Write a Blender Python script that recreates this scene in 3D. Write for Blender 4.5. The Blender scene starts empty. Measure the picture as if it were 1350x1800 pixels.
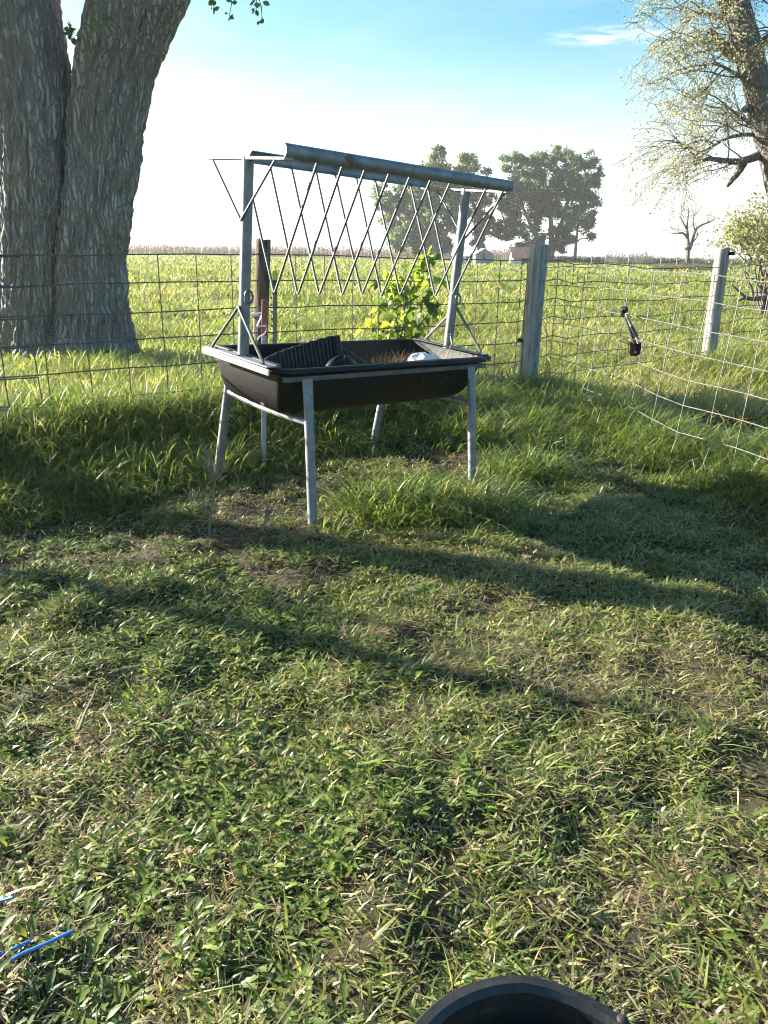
import bpy, math, random
import numpy as np
from mathutils import Vector, Matrix, noise as mnoise

random.seed(7)
RNG = np.random.default_rng(11)
SC = bpy.context.scene
COL = SC.collection

# ------------------------------------------------------------------ camera
H = 1.25
F = 1350.0
PITCH = math.radians(18.66)
ROLL = math.radians(0.9)
_r = np.array([1.0, 0, 0]); _u = np.array([0, math.sin(PITCH), math.cos(PITCH)])
FW = np.array([0, math.cos(PITCH), -math.sin(PITCH)])
CR = math.cos(ROLL) * _r + math.sin(ROLL) * _u
CU = -math.sin(ROLL) * _r + math.cos(ROLL) * _u
cam_d = bpy.data.cameras.new('camera')
cam = bpy.data.objects.new('camera', cam_d); COL.objects.link(cam)
cam_d.sensor_fit = 'VERTICAL'; cam_d.sensor_height = 36.0; cam_d.lens = 27.0
cam_d.clip_start = 0.05; cam_d.clip_end = 8000
M4 = Matrix.Identity(4)
for i in range(3):
    M4[i][0] = CR[i]; M4[i][1] = CU[i]; M4[i][2] = -FW[i]
M4[0][3], M4[1][3], M4[2][3] = 0, 0, H
cam.matrix_world = M4
SC.camera = cam

# ------------------------------------------------------------------ sky, sun, exposure
SUN_AZ = math.radians(68)       # left of the view direction
SUN_EL = math.radians(18.5)
SUNV = Vector((-math.sin(SUN_AZ) * math.cos(SUN_EL), math.cos(SUN_AZ) * math.cos(SUN_EL), math.sin(SUN_EL)))
W = bpy.data.worlds.new('World'); SC.world = W; W.use_nodes = True
wn = W.node_tree.nodes; wl = W.node_tree.links
for n in list(wn): wn.remove(n)
w_out = wn.new('ShaderNodeOutputWorld'); w_bg = wn.new('ShaderNodeBackground')
sky = wn.new('ShaderNodeTexSky'); sky.sky_type = 'NISHITA'; sky.sun_disc = False
sky.sun_elevation = SUN_EL; sky.sun_rotation = -SUN_AZ
sky.air_density = 1.0; sky.dust_density = 1.6; sky.ozone_density = 1.6
SKY_STRENGTH = 0.05
w_bg.inputs['Strength'].default_value = SKY_STRENGTH
# thin high cloud: noise on the cloud plane, whiter towards the horizon where the veil is seen edge on
tc = wn.new('ShaderNodeTexCoord'); sep = wn.new('ShaderNodeSeparateXYZ')
wl.new(tc.outputs['Generated'], sep.inputs[0])
mx = wn.new('ShaderNodeMath'); mx.operation = 'MAXIMUM'; mx.inputs[1].default_value = 0.02
wl.new(sep.outputs['Z'], mx.inputs[0])
dx = wn.new('ShaderNodeMath'); dx.operation = 'DIVIDE'; wl.new(sep.outputs['X'], dx.inputs[0]); wl.new(mx.outputs[0], dx.inputs[1])
dy = wn.new('ShaderNodeMath'); dy.operation = 'DIVIDE'; wl.new(sep.outputs['Y'], dy.inputs[0]); wl.new(mx.outputs[0], dy.inputs[1])
cmb = wn.new('ShaderNodeCombineXYZ'); wl.new(dx.outputs[0], cmb.inputs[0]); wl.new(dy.outputs[0], cmb.inputs[1])
cn = wn.new('ShaderNodeTexNoise'); cn.inputs['Scale'].default_value = 0.75; cn.inputs['Detail'].default_value = 7; cn.inputs['Roughness'].default_value = 0.62
cn.inputs['Distortion'].default_value = 0.6
wl.new(cmb.outputs[0], cn.inputs['Vector'])
cr = wn.new('ShaderNodeValToRGB'); cr.color_ramp.elements[0].position = 0.48; cr.color_ramp.elements[1].position = 0.8
wl.new(cn.outputs['Fac'], cr.inputs[0])
veil = wn.new('ShaderNodeMapRange'); veil.inputs['From Min'].default_value = 0.05; veil.inputs['From Max'].default_value = 0.25
veil.inputs['To Min'].default_value = 0.6; veil.inputs['To Max'].default_value = 0.0; veil.interpolation_type = 'SMOOTHSTEP'
wl.new(sep.outputs['Z'], veil.inputs['Value'])
cadd = wn.new('ShaderNodeMath'); cadd.operation = 'MULTIPLY_ADD'; cadd.use_clamp = True
wl.new(cr.outputs[0], cadd.inputs[0]); cadd.inputs[1].default_value = 0.2; wl.new(veil.outputs[0], cadd.inputs[2])
wd = FW + (1085 - 675) / F * CR - (62 - 900) / F * CU; wd = wd / np.linalg.norm(wd)
wsub = wn.new('ShaderNodeVectorMath'); wsub.operation = 'SUBTRACT'; wl.new(tc.outputs['Generated'], wsub.inputs[0]); wsub.inputs[1].default_value = tuple(wd)
wmap = wn.new('ShaderNodeMapping'); wmap.inputs['Rotation'].default_value = (0, math.radians(-8), 0); wmap.inputs['Scale'].default_value = (14, 14, 100); wl.new(wsub.outputs[0], wmap.inputs[0])
wlen = wn.new('ShaderNodeVectorMath'); wlen.operation = 'LENGTH'; wl.new(wmap.outputs[0], wlen.inputs[0])
wn2 = wn.new('ShaderNodeTexNoise'); wn2.inputs['Scale'].default_value = 2.6; wn2.inputs['Detail'].default_value = 7; wl.new(wmap.outputs[0], wn2.inputs['Vector'])
wc = wn.new('ShaderNodeMapRange'); wc.inputs['From Min'].default_value = .40; wc.inputs['From Max'].default_value = .66; wl.new(wn2.outputs['Fac'], wc.inputs['Value'])
wmr = wn.new('ShaderNodeMapRange'); wmr.inputs['From Min'].default_value = 0; wmr.inputs['From Max'].default_value = 1.2; wmr.inputs['To Min'].default_value = 1.0; wmr.inputs['To Max'].default_value = 0; wl.new(wlen.outputs['Value'], wmr.inputs['Value'])
wmul = wn.new('ShaderNodeMath'); wmul.operation = 'MULTIPLY'; wl.new(wmr.outputs[0], wmul.inputs[0]); wl.new(wc.outputs[0], wmul.inputs[1])
wadd = wn.new('ShaderNodeMath'); wadd.operation = 'ADD'; wadd.use_clamp = True; wl.new(cadd.outputs[0], wadd.inputs[0]); wl.new(wmul.outputs[0], wadd.inputs[1])
mixc = wn.new('ShaderNodeMix'); mixc.data_type = 'RGBA'
wl.new(wadd.outputs[0], mixc.inputs['Factor'])
hs = wn.new('ShaderNodeHueSaturation'); hs.inputs['Saturation'].default_value = 1.45; hs.inputs['Hue'].default_value = 0.48
wl.new(sky.outputs[0], hs.inputs['Color'])
wl.new(hs.outputs[0], mixc.inputs['A']); mixc.inputs['B'].default_value = (5.2, 5.4, 5.6, 1)
wl.new(mixc.outputs['Result'], w_bg.inputs['Color']); wl.new(w_bg.outputs[0], w_out.inputs[0])

sl = bpy.data.lights.new('sun', 'SUN'); sl.energy = 5.0; sl.angle = math.radians(0.5); sl.color = (1.0, 0.93, 0.80)
so = bpy.data.objects.new('sun', sl); COL.objects.link(so)
so.rotation_euler = SUNV.to_track_quat('Z', 'Y').to_euler()

SC.view_settings.view_transform = 'Standard'; SC.view_settings.look = 'None'
SC.view_settings.gamma = 1.0; SC.view_settings.use_curve_mapping = False
SC.view_settings.exposure = 2.42
SC.render.engine = 'CYCLES'
SC.cycles.use_denoising = True; SC.cycles.denoiser = 'OPENIMAGEDENOISE'; SC.cycles.denoising_input_passes = 'RGB_ALBEDO_NORMAL'; SC.cycles.pixel_filter_type = 'BLACKMAN_HARRIS'; SC.cycles.filter_width = 1.1
SC.cycles.max_bounces = 6; SC.cycles.diffuse_bounces = 2; SC.cycles.glossy_bounces = 2
SC.cycles.transmission_bounces = 4; SC.cycles.transparent_max_bounces = 6
SC.cycles.sample_clamp_indirect = 4.0; SC.cycles.caustics_reflective = False; SC.cycles.caustics_refractive = False

# ------------------------------------------------------------------ air
def build_haze():
    me = bpy.data.meshes.new('haze'); x0, x1, y0, y1, z0, z1 = -3100, 3100, -450, 3600, -1.6, 26
    me.from_pydata([(x, y, z) for x in (x0, x1) for y in (y0, y1) for z in (z0, z1)], [], [(0, 1, 3, 2), (4, 6, 7, 5), (0, 4, 5, 1), (2, 3, 7, 6), (0, 2, 6, 4), (1, 5, 7, 3)])
    o = bpy.data.objects.new('haze', me); COL.objects.link(o); o['kind'] = 'stuff'; o['label'] = 'thin pale haze over the pasture'
    m = bpy.data.materials.new('haze_air'); m.use_nodes = True; nt = m.node_tree
    nt.nodes.remove(nt.nodes['Principled BSDF'])
    v = nt.nodes.new('ShaderNodeVolumePrincipled'); v.inputs['Color'].default_value = (.93, .96, 1, 1); v.inputs['Density'].default_value = HAZE_DENSITY; v.inputs['Anisotropy'].default_value = .35
    nt.links.new(v.outputs[0], nt.nodes['Material Output'].inputs['Volume']); me.materials.append(m)
HAZE_DENSITY = 0.0005
build_haze()

# ------------------------------------------------------------------ helpers
def ray(px, py):
    return FW + (px - 675) / F * CR - (py - 900) / F * CU
def at_z(px, py, z=0.0):                 # where a line of sight meets height z
    d = ray(px, py); t = (z - H) / d[2]
    return np.array([0, 0, H]) + t * d
def at_y(px, py, Y):                     # where a line of sight meets distance Y
    d = ray(px, py); t = Y / d[1]
    return np.array([0, 0, H]) + t * d

def _hash(ix, iy, s):
    h = (ix.astype(np.int64) * 374761393 + iy.astype(np.int64) * 668265263 + s * 974711) & 0x7fffffff
    h = ((h ^ (h >> 13)) * 1274126177) & 0x7fffffff
    return ((h ^ (h >> 16)) & 0xffff) / 65535.0
def vn(x, y, s=0):
    x = np.asarray(x, float); y = np.asarray(y, float)
    ix = np.floor(x); iy = np.floor(y); fx = x - ix; fy = y - iy
    fx = fx * fx * (3 - 2 * fx); fy = fy * fy * (3 - 2 * fy)
    a = _hash(ix, iy, s); b = _hash(ix + 1, iy, s); c = _hash(ix, iy + 1, s); d = _hash(ix + 1, iy + 1, s)
    return (a * (1 - fx) + b * fx) * (1 - fy) + (c * (1 - fx) + d * fx) * fy
def fbm(x, y, s=0, o=3):
    r = 0; a = 0.5; t = 0
    for i in range(o):
        r = r + a * vn(np.asarray(x) * 2 ** i, np.asarray(y) * 2 ** i, s + i * 17); t += a; a *= 0.5
    return r / t
def sstep(a, b, x):
    t = np.clip((x - a) / (b - a), 0, 1); return t * t * (3 - 2 * t)

# fence lines on the ground
A0 = np.array([-1.62, 5.06]); AD = np.array([0.824, 0.567]); AN = np.array([-0.567, 0.824])
PM = np.array([1.30, 7.12])              # corner post
CD = np.array([0.335, -0.942]); CN = np.array([0.942, 0.335])
PR = at_z(1243, 640)[:2]
BD = (PR - PM) / np.linalg.norm(PR - PM); BN = np.array([-BD[1], BD[0]])
def sdA(x, y): return (x - A0[0]) * AN[0] + (y - A0[1]) * AN[1]
def tA(x, y): return (x - A0[0]) * AD[0] + (y - A0[1]) * AD[1]
def sdC(x, y): return (x - PM[0]) * CN[0] + (y - PM[1]) * CN[1]
def tC(x, y): return (x - PM[0]) * CD[0] + (y - PM[1]) * CD[1]
def sdB(x, y): return (x - PM[0]) * BN[0] + (y - PM[1]) * BN[1]
def beyond(x, y): return np.where(sdC(x, y) > 0, np.minimum(sdB(x, y), 9), np.where(x > PM[0], np.maximum(sdA(x, y), sdB(x, y)), sdA(x, y)))

def gz(x, y):
    x = np.asarray(x, float); y = np.asarray(y, float)
    near = 1 - sstep(9, 30, np.hypot(x, y))
    z = near * (0.07 * (fbm(x * 1.1, y * 1.1, 3) - 0.5) + 0.055 * (fbm(x * 4.5, y * 4.5, 9) - 0.5) + 0.035 * (vn(x * 9, y * 9, 19) - 0.5))
    a = sdA(x, y); f = (1 - sstep(1.7, 3.0, tA(x, y))) * sstep(-9, -5, tA(x, y))
    bank = sstep(-.75, -.15, a + .25 * (fbm(x * 1.5, y * 1.5, 13) - .5)) * (1 - .75 * sstep(.1, 2.6, a))
    z = z + near * (0.20 * bank * f + 0.05 * np.exp(-(a / 0.5) ** 2) * (1 - f) * (tA(x, y) < 3.6))
    z = z + near * 0.05 * np.exp(-(sdC(x, y) / 0.4) ** 2) * (tC(x, y) > 0)
    b = sstep(0, 3, beyond(x, y))
    z = z + b * (0.03 + 0.25 * (fbm(x * 0.13 + 5, y * 0.13, 21) - 0.5) * (1 - sstep(60, 140, y)))
    return z
def gz1(x, y): return float(gz(np.array([x]), np.array([y]))[0])

# ------------------------------------------------------------------ materials
def new_mat(name):
    m = bpy.data.materials.new(name); m.use_nodes = True
    nt = m.node_tree; b = nt.nodes['Principled BSDF']
    return m, nt, b
def noise_mat(name, c1, c2, scale=8, rough=0.6, metal=0.0, bump=0.0, stretch=(1, 1, 1), spec=0.5, detail=5, c3=None, bscale=None, spots=None, coord='Object'):
    m, nt, b = new_mat(name); N = nt.nodes; Lk = nt.links
    t = N.new('ShaderNodeTexCoord'); mp = N.new('ShaderNodeMapping'); mp.inputs['Scale'].default_value = stretch
    Lk.new(t.outputs[coord], mp.inputs[0])
    n = N.new('ShaderNodeTexNoise'); n.inputs['Scale'].default_value = scale; n.inputs['Detail'].default_value = detail; n.inputs['Roughness'].default_value = 0.65
    Lk.new(mp.outputs[0], n.inputs['Vector'])
    r = N.new('ShaderNodeValToRGB'); e = r.color_ramp.elements
    e[0].position = 0.33; e[0].color = (*c1, 1); e[1].position = 0.68; e[1].color = (*c2, 1)
    if c3:
        k = e.new(0.5); k.color = (*c3, 1)
    Lk.new(n.outputs['Fac'], r.inputs[0])
    col = r.outputs[0]
    if spots:
        n2 = N.new('ShaderNodeTexNoise'); n2.inputs['Scale'].default_value = spots[1]; n2.inputs['Detail'].default_value = 4
        Lk.new(t.outputs[coord], n2.inputs['Vector'])
        r2 = N.new('ShaderNodeValToRGB'); r2.color_ramp.elements[0].position = spots[2]; r2.color_ramp.elements[1].position = spots[2] + 0.08
        Lk.new(n2.outputs['Fac'], r2.inputs[0])
        mxx = N.new('ShaderNodeMix'); mxx.data_type = 'RGBA'; Lk.new(r2.outputs[0], mxx.inputs['Factor']); Lk.new(col, mxx.inputs['A']); mxx.inputs['B'].default_value = (*spots[0], 1)
        col = mxx.outputs['Result']
    Lk.new(col, b.inputs['Base Color'])
    b.inputs['Roughness'].default_value = rough; b.inputs['Metallic'].default_value = metal; b.inputs['Specular IOR Level'].default_value = spec
    if bump:
        nb = n
        if bscale:
            nb = N.new('ShaderNodeTexNoise'); nb.inputs['Scale'].default_value = bscale; nb.inputs['Detail'].default_value = 6
            Lk.new(mp.outputs[0], nb.inputs['Vector'])
        bp = N.new('ShaderNodeBump'); bp.inputs['Strength'].default_value = bump; bp.inputs['Distance'].default_value = 0.02
        Lk.new(nb.outputs['Fac'], bp.inputs['Height']); Lk.new(bp.outputs[0], b.inputs['Normal'])
    return m
def leaf_mat(name, attr=True, col=None, trans=0.45, rough=0.42, spec=0.5, tint=(1.15, 1.1, 0.7)):
    m, nt, b = new_mat(name); N = nt.nodes; Lk = nt.links
    out = N['Material Output']
    if attr:
        a = N.new('ShaderNodeAttribute'); a.attribute_name = 'col'; csrc = a.outputs['Color']
    else:
        oi = N.new('ShaderNodeObjectInfo'); hv = N.new('ShaderNodeHueSaturation'); hv.inputs['Color'].default_value = (*col, 1)
        mr = N.new('ShaderNodeMapRange'); mr.inputs['To Min'].default_value = 0.6; mr.inputs['To Max'].default_value = 1.4
        Lk.new(oi.outputs['Random'], mr.inputs['Value']); Lk.new(mr.outputs[0], hv.inputs['Value'])
        csrc = hv.outputs[0]
    Lk.new(csrc, b.inputs['Base Color']); b.inputs['Roughness'].default_value = rough; b.inputs['Specular IOR Level'].default_value = spec
    tr = N.new('ShaderNodeBsdfTranslucent')
    mu = N.new('ShaderNodeMix'); mu.data_type = 'RGBA'; mu.blend_type = 'MULTIPLY'; mu.inputs['Factor'].default_value = 1.0
    mu.inputs['B'].default_value = (tint[0] * 1.4, tint[1] * 1.4, tint[2] * 1.4, 1)
    Lk.new(csrc, mu.inputs['A']); Lk.new(mu.outputs['Result'], tr.inputs['Color'])
    ms = N.new('ShaderNodeMixShader'); ms.inputs[0].default_value = trans
    Lk.new(b.outputs[0], ms.inputs[1]); Lk.new(tr.outputs[0], ms.inputs[2]); Lk.new(ms.outputs[0], out.inputs['Surface'])
    return m

M_grass = leaf_mat('grass_blade', trans=0.44, rough=0.44, spec=0.6)
M_field = leaf_mat('pasture_blade', trans=0.5, rough=0.42, spec=0.45)
M_leaf = leaf_mat('broad_leaf', trans=0.44, rough=0.42, spec=0.5)
M_crown = leaf_mat('tree_leaf', trans=0.48, rough=0.5, spec=0.5)
M_dry = leaf_mat('dry_stalk', trans=0.25, rough=0.7, spec=0.2, tint=(1, .95, .8))
M_galv = noise_mat('galvanised_steel', (.15, .165, .185), (.26, .28, .30), 14, 0.55, 0.4, 0.06, spec=0.5, c3=(.20, .22, .245), bscale=60, spots=((.13, .085, .055), 11, .63))
M_galv_rail = noise_mat('weathered_steel_rail', (.19, .20, .21), (.32, .32, .32), 10, 0.5, 0.5, 0.08, bscale=60, spots=((.25, .2, .16), 16, .62))
M_rail_dull = noise_mat('dull_steel_rail', (.07, .075, .08), (.14, .145, .15), 14, 0.6, 0.3, 0.06, spots=((.10, .07, .05), 12, .6))
M_rod = noise_mat('steel_rod', (.09, .095, .10), (.17, .175, .18), 30, 0.55, 0.35, 0.05)
M_wire = noise_mat('fence_wire', (.07, .066, .062), (.17, .16, .155), 20, 0.55, 0.3, 0.0, spots=((.14, .09, .06), 6, .58))
M_black = noise_mat('black_plastic', (.004, .004, .005), (.010, .0095, .009), 9, 0.5, 0, 0.10, spec=0.25, bscale=40, spots=((.04, .036, .03), 26, .70))
M_tray = noise_mat('dusty_black_plastic', (.010, .011, .013), (.022, .023, .026), 9, 0.5, 0, 0.05, spec=0.35)
M_rubber = noise_mat('black_rubber', (.010, .010, .011), (.024, .023, .022), 30, 0.45, 0, 0.08, spec=0.5, bscale=90, spots=((.05, .043, .035), 45, .64))
M_wood_grey = noise_mat('weathered_post_wood', (.14, .135, .128), (.40, .395, .38), 5, 0.85, 0, 0.6, (7, 7, .5), 0.2, 9, c3=(.29, .285, .275), spots=((.13, .11, .09), 3.2, .63))
M_wood_brown = noise_mat('brown_post_wood', (.055, .038, .030), (.21, .155, .12), 6, 0.85, 0, 0.7, (7, 7, .5), 0.2, 8, c3=(.115, .08, .062))
M_red_wood = noise_mat('faded_red_paint', (.20, .045, .035), (.30, .085, .06), 12, 0.6, 0, 0.1, (1, 1, .3))
M_stake_grey = noise_mat('grey_stake', (.30, .33, .36), (.45, .47, .48), 9, 0.55, 0.2, 0.05)
M_tpost = noise_mat('steel_t_post', (.14, .145, .14), (.25, .25, .25), 16, 0.55, 0.5, 0.05)
M_rust = noise_mat('rusty_brown_steel', (.07, .035, .025), (.16, .08, .055), 14, 0.7, 0.2, 0.1)
M_yellow = noise_mat('yellow_tip', (.55, .45, .03), (.65, .55, .06), 20, 0.5)
M_white = noise_mat('white_plastic', (.62, .65, .72), (.80, .81, .84), 9, 0.45, 0, 0.25, bscale=14)
M_cord = noise_mat('white_cord', (.55, .54, .5), (.75, .74, .7), 40, 0.7)
M_blue = noise_mat('blue_cord', (.02, .14, .42), (.03, .20, .55), 40, 0.4)
M_tan = noise_mat('worn_tan_bar', (.30, .22, .17), (.50, .42, .36), 20, 0.6)
M_bar_dark = noise_mat('dark_bar', (.03, .03, .035), (.07, .075, .085), 20, 0.5)
M_twig = noise_mat('dead_twig', (.13, .10, .075), (.27, .215, .17), 20, 0.85)
M_branch = noise_mat('branch_bark', (.08, .07, .06), (.19, .17, .15), 6, 0.9, 0, 0.5, (3, 3, .6), 0.15)
M_shed_wall = noise_mat('grey_boards', (.16, .18, .20), (.26, .28, .30), 3, 0.85, 0, 0, (4, 4, .4))
M_shed_white = noise_mat('white_boards', (.55, .56, .56), (.72, .72, .71), 3, 0.8, 0, 0, (4, 4, .4))
M_roof_white = noise_mat('white_metal_roof', (.62, .63, .64), (.8, .8, .8), 2, 0.5)
M_roof_red = noise_mat('rusty_red_roof', (.15, .065, .055), (.33, .19, .16), 1.6, 0.7, 0, 0, (5, .6, 1))
M_dark = noise_mat('dark_opening', (.012, .011, .010), (.02, .02, .018), 3, 0.9)
M_twine = noise_mat('baling_twine', (.40, .34, .24), (.55, .48, .36), 40, 0.8)

def bark_mat():
    m, nt, b = new_mat('deep_furrowed_bark'); N = nt.nodes; Lk = nt.links
    a = N.new('ShaderNodeAttribute'); a.attribute_name = 'ridge'
    t = N.new('ShaderNodeTexCoord'); mp = N.new('ShaderNodeMapping'); mp.inputs['Scale'].default_value = (9, 9, 2.2); Lk.new(t.outputs['Object'], mp.inputs[0])
    n = N.new('ShaderNodeTexNoise'); n.inputs['Scale'].default_value = 2.2; n.inputs['Detail'].default_value = 9; n.inputs['Roughness'].default_value = .7; Lk.new(mp.outputs[0], n.inputs['Vector'])
    n2 = N.new('ShaderNodeTexNoise'); n2.inputs['Scale'].default_value = 1.3; n2.inputs['Detail'].default_value = 3; Lk.new(t.outputs['Object'], n2.inputs['Vector'])
    ad = N.new('ShaderNodeMath'); ad.operation = 'MULTIPLY_ADD'; Lk.new(a.outputs['Fac'], ad.inputs[0]); ad.inputs[1].default_value = .35
    mm = N.new('ShaderNodeMath'); mm.operation = 'MULTIPLY'; Lk.new(n.outputs['Fac'], mm.inputs[0]); mm.inputs[1].default_value = .75; Lk.new(mm.outputs[0], ad.inputs[2])
    r = N.new('ShaderNodeValToRGB'); e = r.color_ramp.elements
    e[0].position = .30; e[0].color = (.11, .098, .09, 1); e[1].position = .70; e[1].color = (.39, .38, .375, 1)
    k = e.new(.5); k.color = (.27, .257, .248, 1)
    Lk.new(ad.outputs[0], r.inputs[0])
    mi = N.new('ShaderNodeMix'); mi.data_type = 'RGBA'; mi.blend_type = 'MULTIPLY'
    r2 = N.new('ShaderNodeValToRGB'); r2.color_ramp.elements[0].position = .4; r2.color_ramp.elements[0].color = (1, .90, .84, 1); r2.color_ramp.elements[1].position = .6; r2.color_ramp.elements[1].color = (.92, 1, 1.08, 1)
    Lk.new(n2.outputs['Fac'], r2.inputs[0]); mi.inputs['Factor'].default_value = 1; Lk.new(r.outputs[0], mi.inputs['A']); Lk.new(r2.outputs[0], mi.inputs['B'])
    wv = N.new('ShaderNodeTexNoise'); wv.inputs['Scale'].default_value = 5; wv.inputs['Detail'].default_value = 4; Lk.new(t.outputs['Object'], wv.inputs['Vector'])
    va = N.new('ShaderNodeVectorMath'); va.operation = 'MULTIPLY_ADD'; va.inputs[1].default_value = (.13, .13, .3); Lk.new(wv.outputs['Color'], va.inputs[0]); Lk.new(t.outputs['Object'], va.inputs[2])
    mp2 = N.new('ShaderNodeMapping'); mp2.inputs['Scale'].default_value = (23, 23, 2.5); Lk.new(va.outputs[0], mp2.inputs[0])
    vo = N.new('ShaderNodeTexVoronoi'); vo.feature = 'DISTANCE_TO_EDGE'; vo.inputs['Scale'].default_value = 1.0; Lk.new(mp2.outputs[0], vo.inputs['Vector'])
    vr = N.new('ShaderNodeMapRange'); vr.inputs['From Min'].default_value = .02; vr.inputs['From Max'].default_value = .22; Lk.new(vo.outputs['Distance'], vr.inputs['Value'])
    cm = N.new('ShaderNodeMix'); cm.data_type = 'RGBA'; Lk.new(vr.outputs[0], cm.inputs['Factor']); cm.inputs['A'].default_value = (.19, .17, .158, 1); Lk.new(mi.outputs['Result'], cm.inputs['B'])
    hh = N.new('ShaderNodeMath'); hh.operation = 'MULTIPLY_ADD'; hh.inputs[1].default_value = .55; Lk.new(n.outputs['Fac'], hh.inputs[0]); Lk.new(vr.outputs[0], hh.inputs[2])
    Lk.new(cm.outputs['Result'], b.inputs['Base Color']); b.inputs['Roughness'].default_value = .9; b.inputs['Specular IOR Level'].default_value = .15
    bp = N.new('ShaderNodeBump'); bp.inputs['Strength'].default_value = 1.0; bp.inputs['Distance'].default_value = .022; Lk.new(hh.outputs[0], bp.inputs['Height']); Lk.new(bp.outputs[0], b.inputs['Normal'])
    return m
M_bark = bark_mat()

def ground_mat():
    m, nt, b = new_mat('soil_and_turf'); N = nt.nodes; Lk = nt.links
    t = N.new('ShaderNodeTexCoord')
    n = N.new('ShaderNodeTexNoise'); n.inputs['Scale'].default_value = 26; n.inputs['Detail'].default_value = 8; n.inputs['Roughness'].default_value = .7; Lk.new(t.outputs['Object'], n.inputs['Vector'])
    r = N.new('ShaderNodeValToRGB'); e = r.color_ramp.elements
    e[0].position = .3; e[0].color = (.018, .013, .010, 1); e[1].position = .72; e[1].color = (.085, .064, .048, 1)
    Lk.new(n.outputs['Fac'], r.inputs[0])
    n2 = N.new('ShaderNodeTexNoise'); n2.inputs['Scale'].default_value = .9; n2.inputs['Detail'].default_value = 8; n2.inputs['Roughness'].default_value = .65; Lk.new(t.outputs['Object'], n2.inputs['Vector'])
    r2 = N.new('ShaderNodeValToRGB'); e = r2.color_ramp.elements
    e[0].position = .35; e[0].color = (.10, .135, .045, 1); e[1].position = .7; e[1].color = (.24, .26, .11, 1)
    Lk.new(n2.outputs['Fac'], r2.inputs[0])
    a = N.new('ShaderNodeAttribute'); a.attribute_name = 'turf'
    mi = N.new('ShaderNodeMix'); mi.data_type = 'RGBA'; Lk.new(a.outputs['Fac'], mi.inputs['Factor']); Lk.new(r.outputs[0], mi.inputs['A']); Lk.new(r2.outputs[0], mi.inputs['B'])
    Lk.new(mi.outputs['Result'], b.inputs['Base Color']); b.inputs['Roughness'].default_value = .95; b.inputs['Specular IOR Level'].default_value = .1
    bp = N.new('ShaderNodeBump'); bp.inputs['Strength'].default_value = .9; bp.inputs['Distance'].default_value = .02; Lk.new(n.outputs['Fac'], bp.inputs['Height']); Lk.new(bp.outputs[0], b.inputs['Normal'])
    return m
M_ground = ground_mat()

# ------------------------------------------------------------------ mesh builders
def tag(o, label=None, cat=None, group=None, kind=None):
    if label: o['label'] = label
    if cat: o['category'] = cat
    if group: o['group'] = group
    if kind: o['kind'] = kind
    return o
def empty(name, loc, label, cat, group=None):
    o = bpy.data.objects.new(name, None); COL.objects.link(o); o.location = loc; o.empty_display_size = .1
    return tag(o, label, cat, group)

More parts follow.
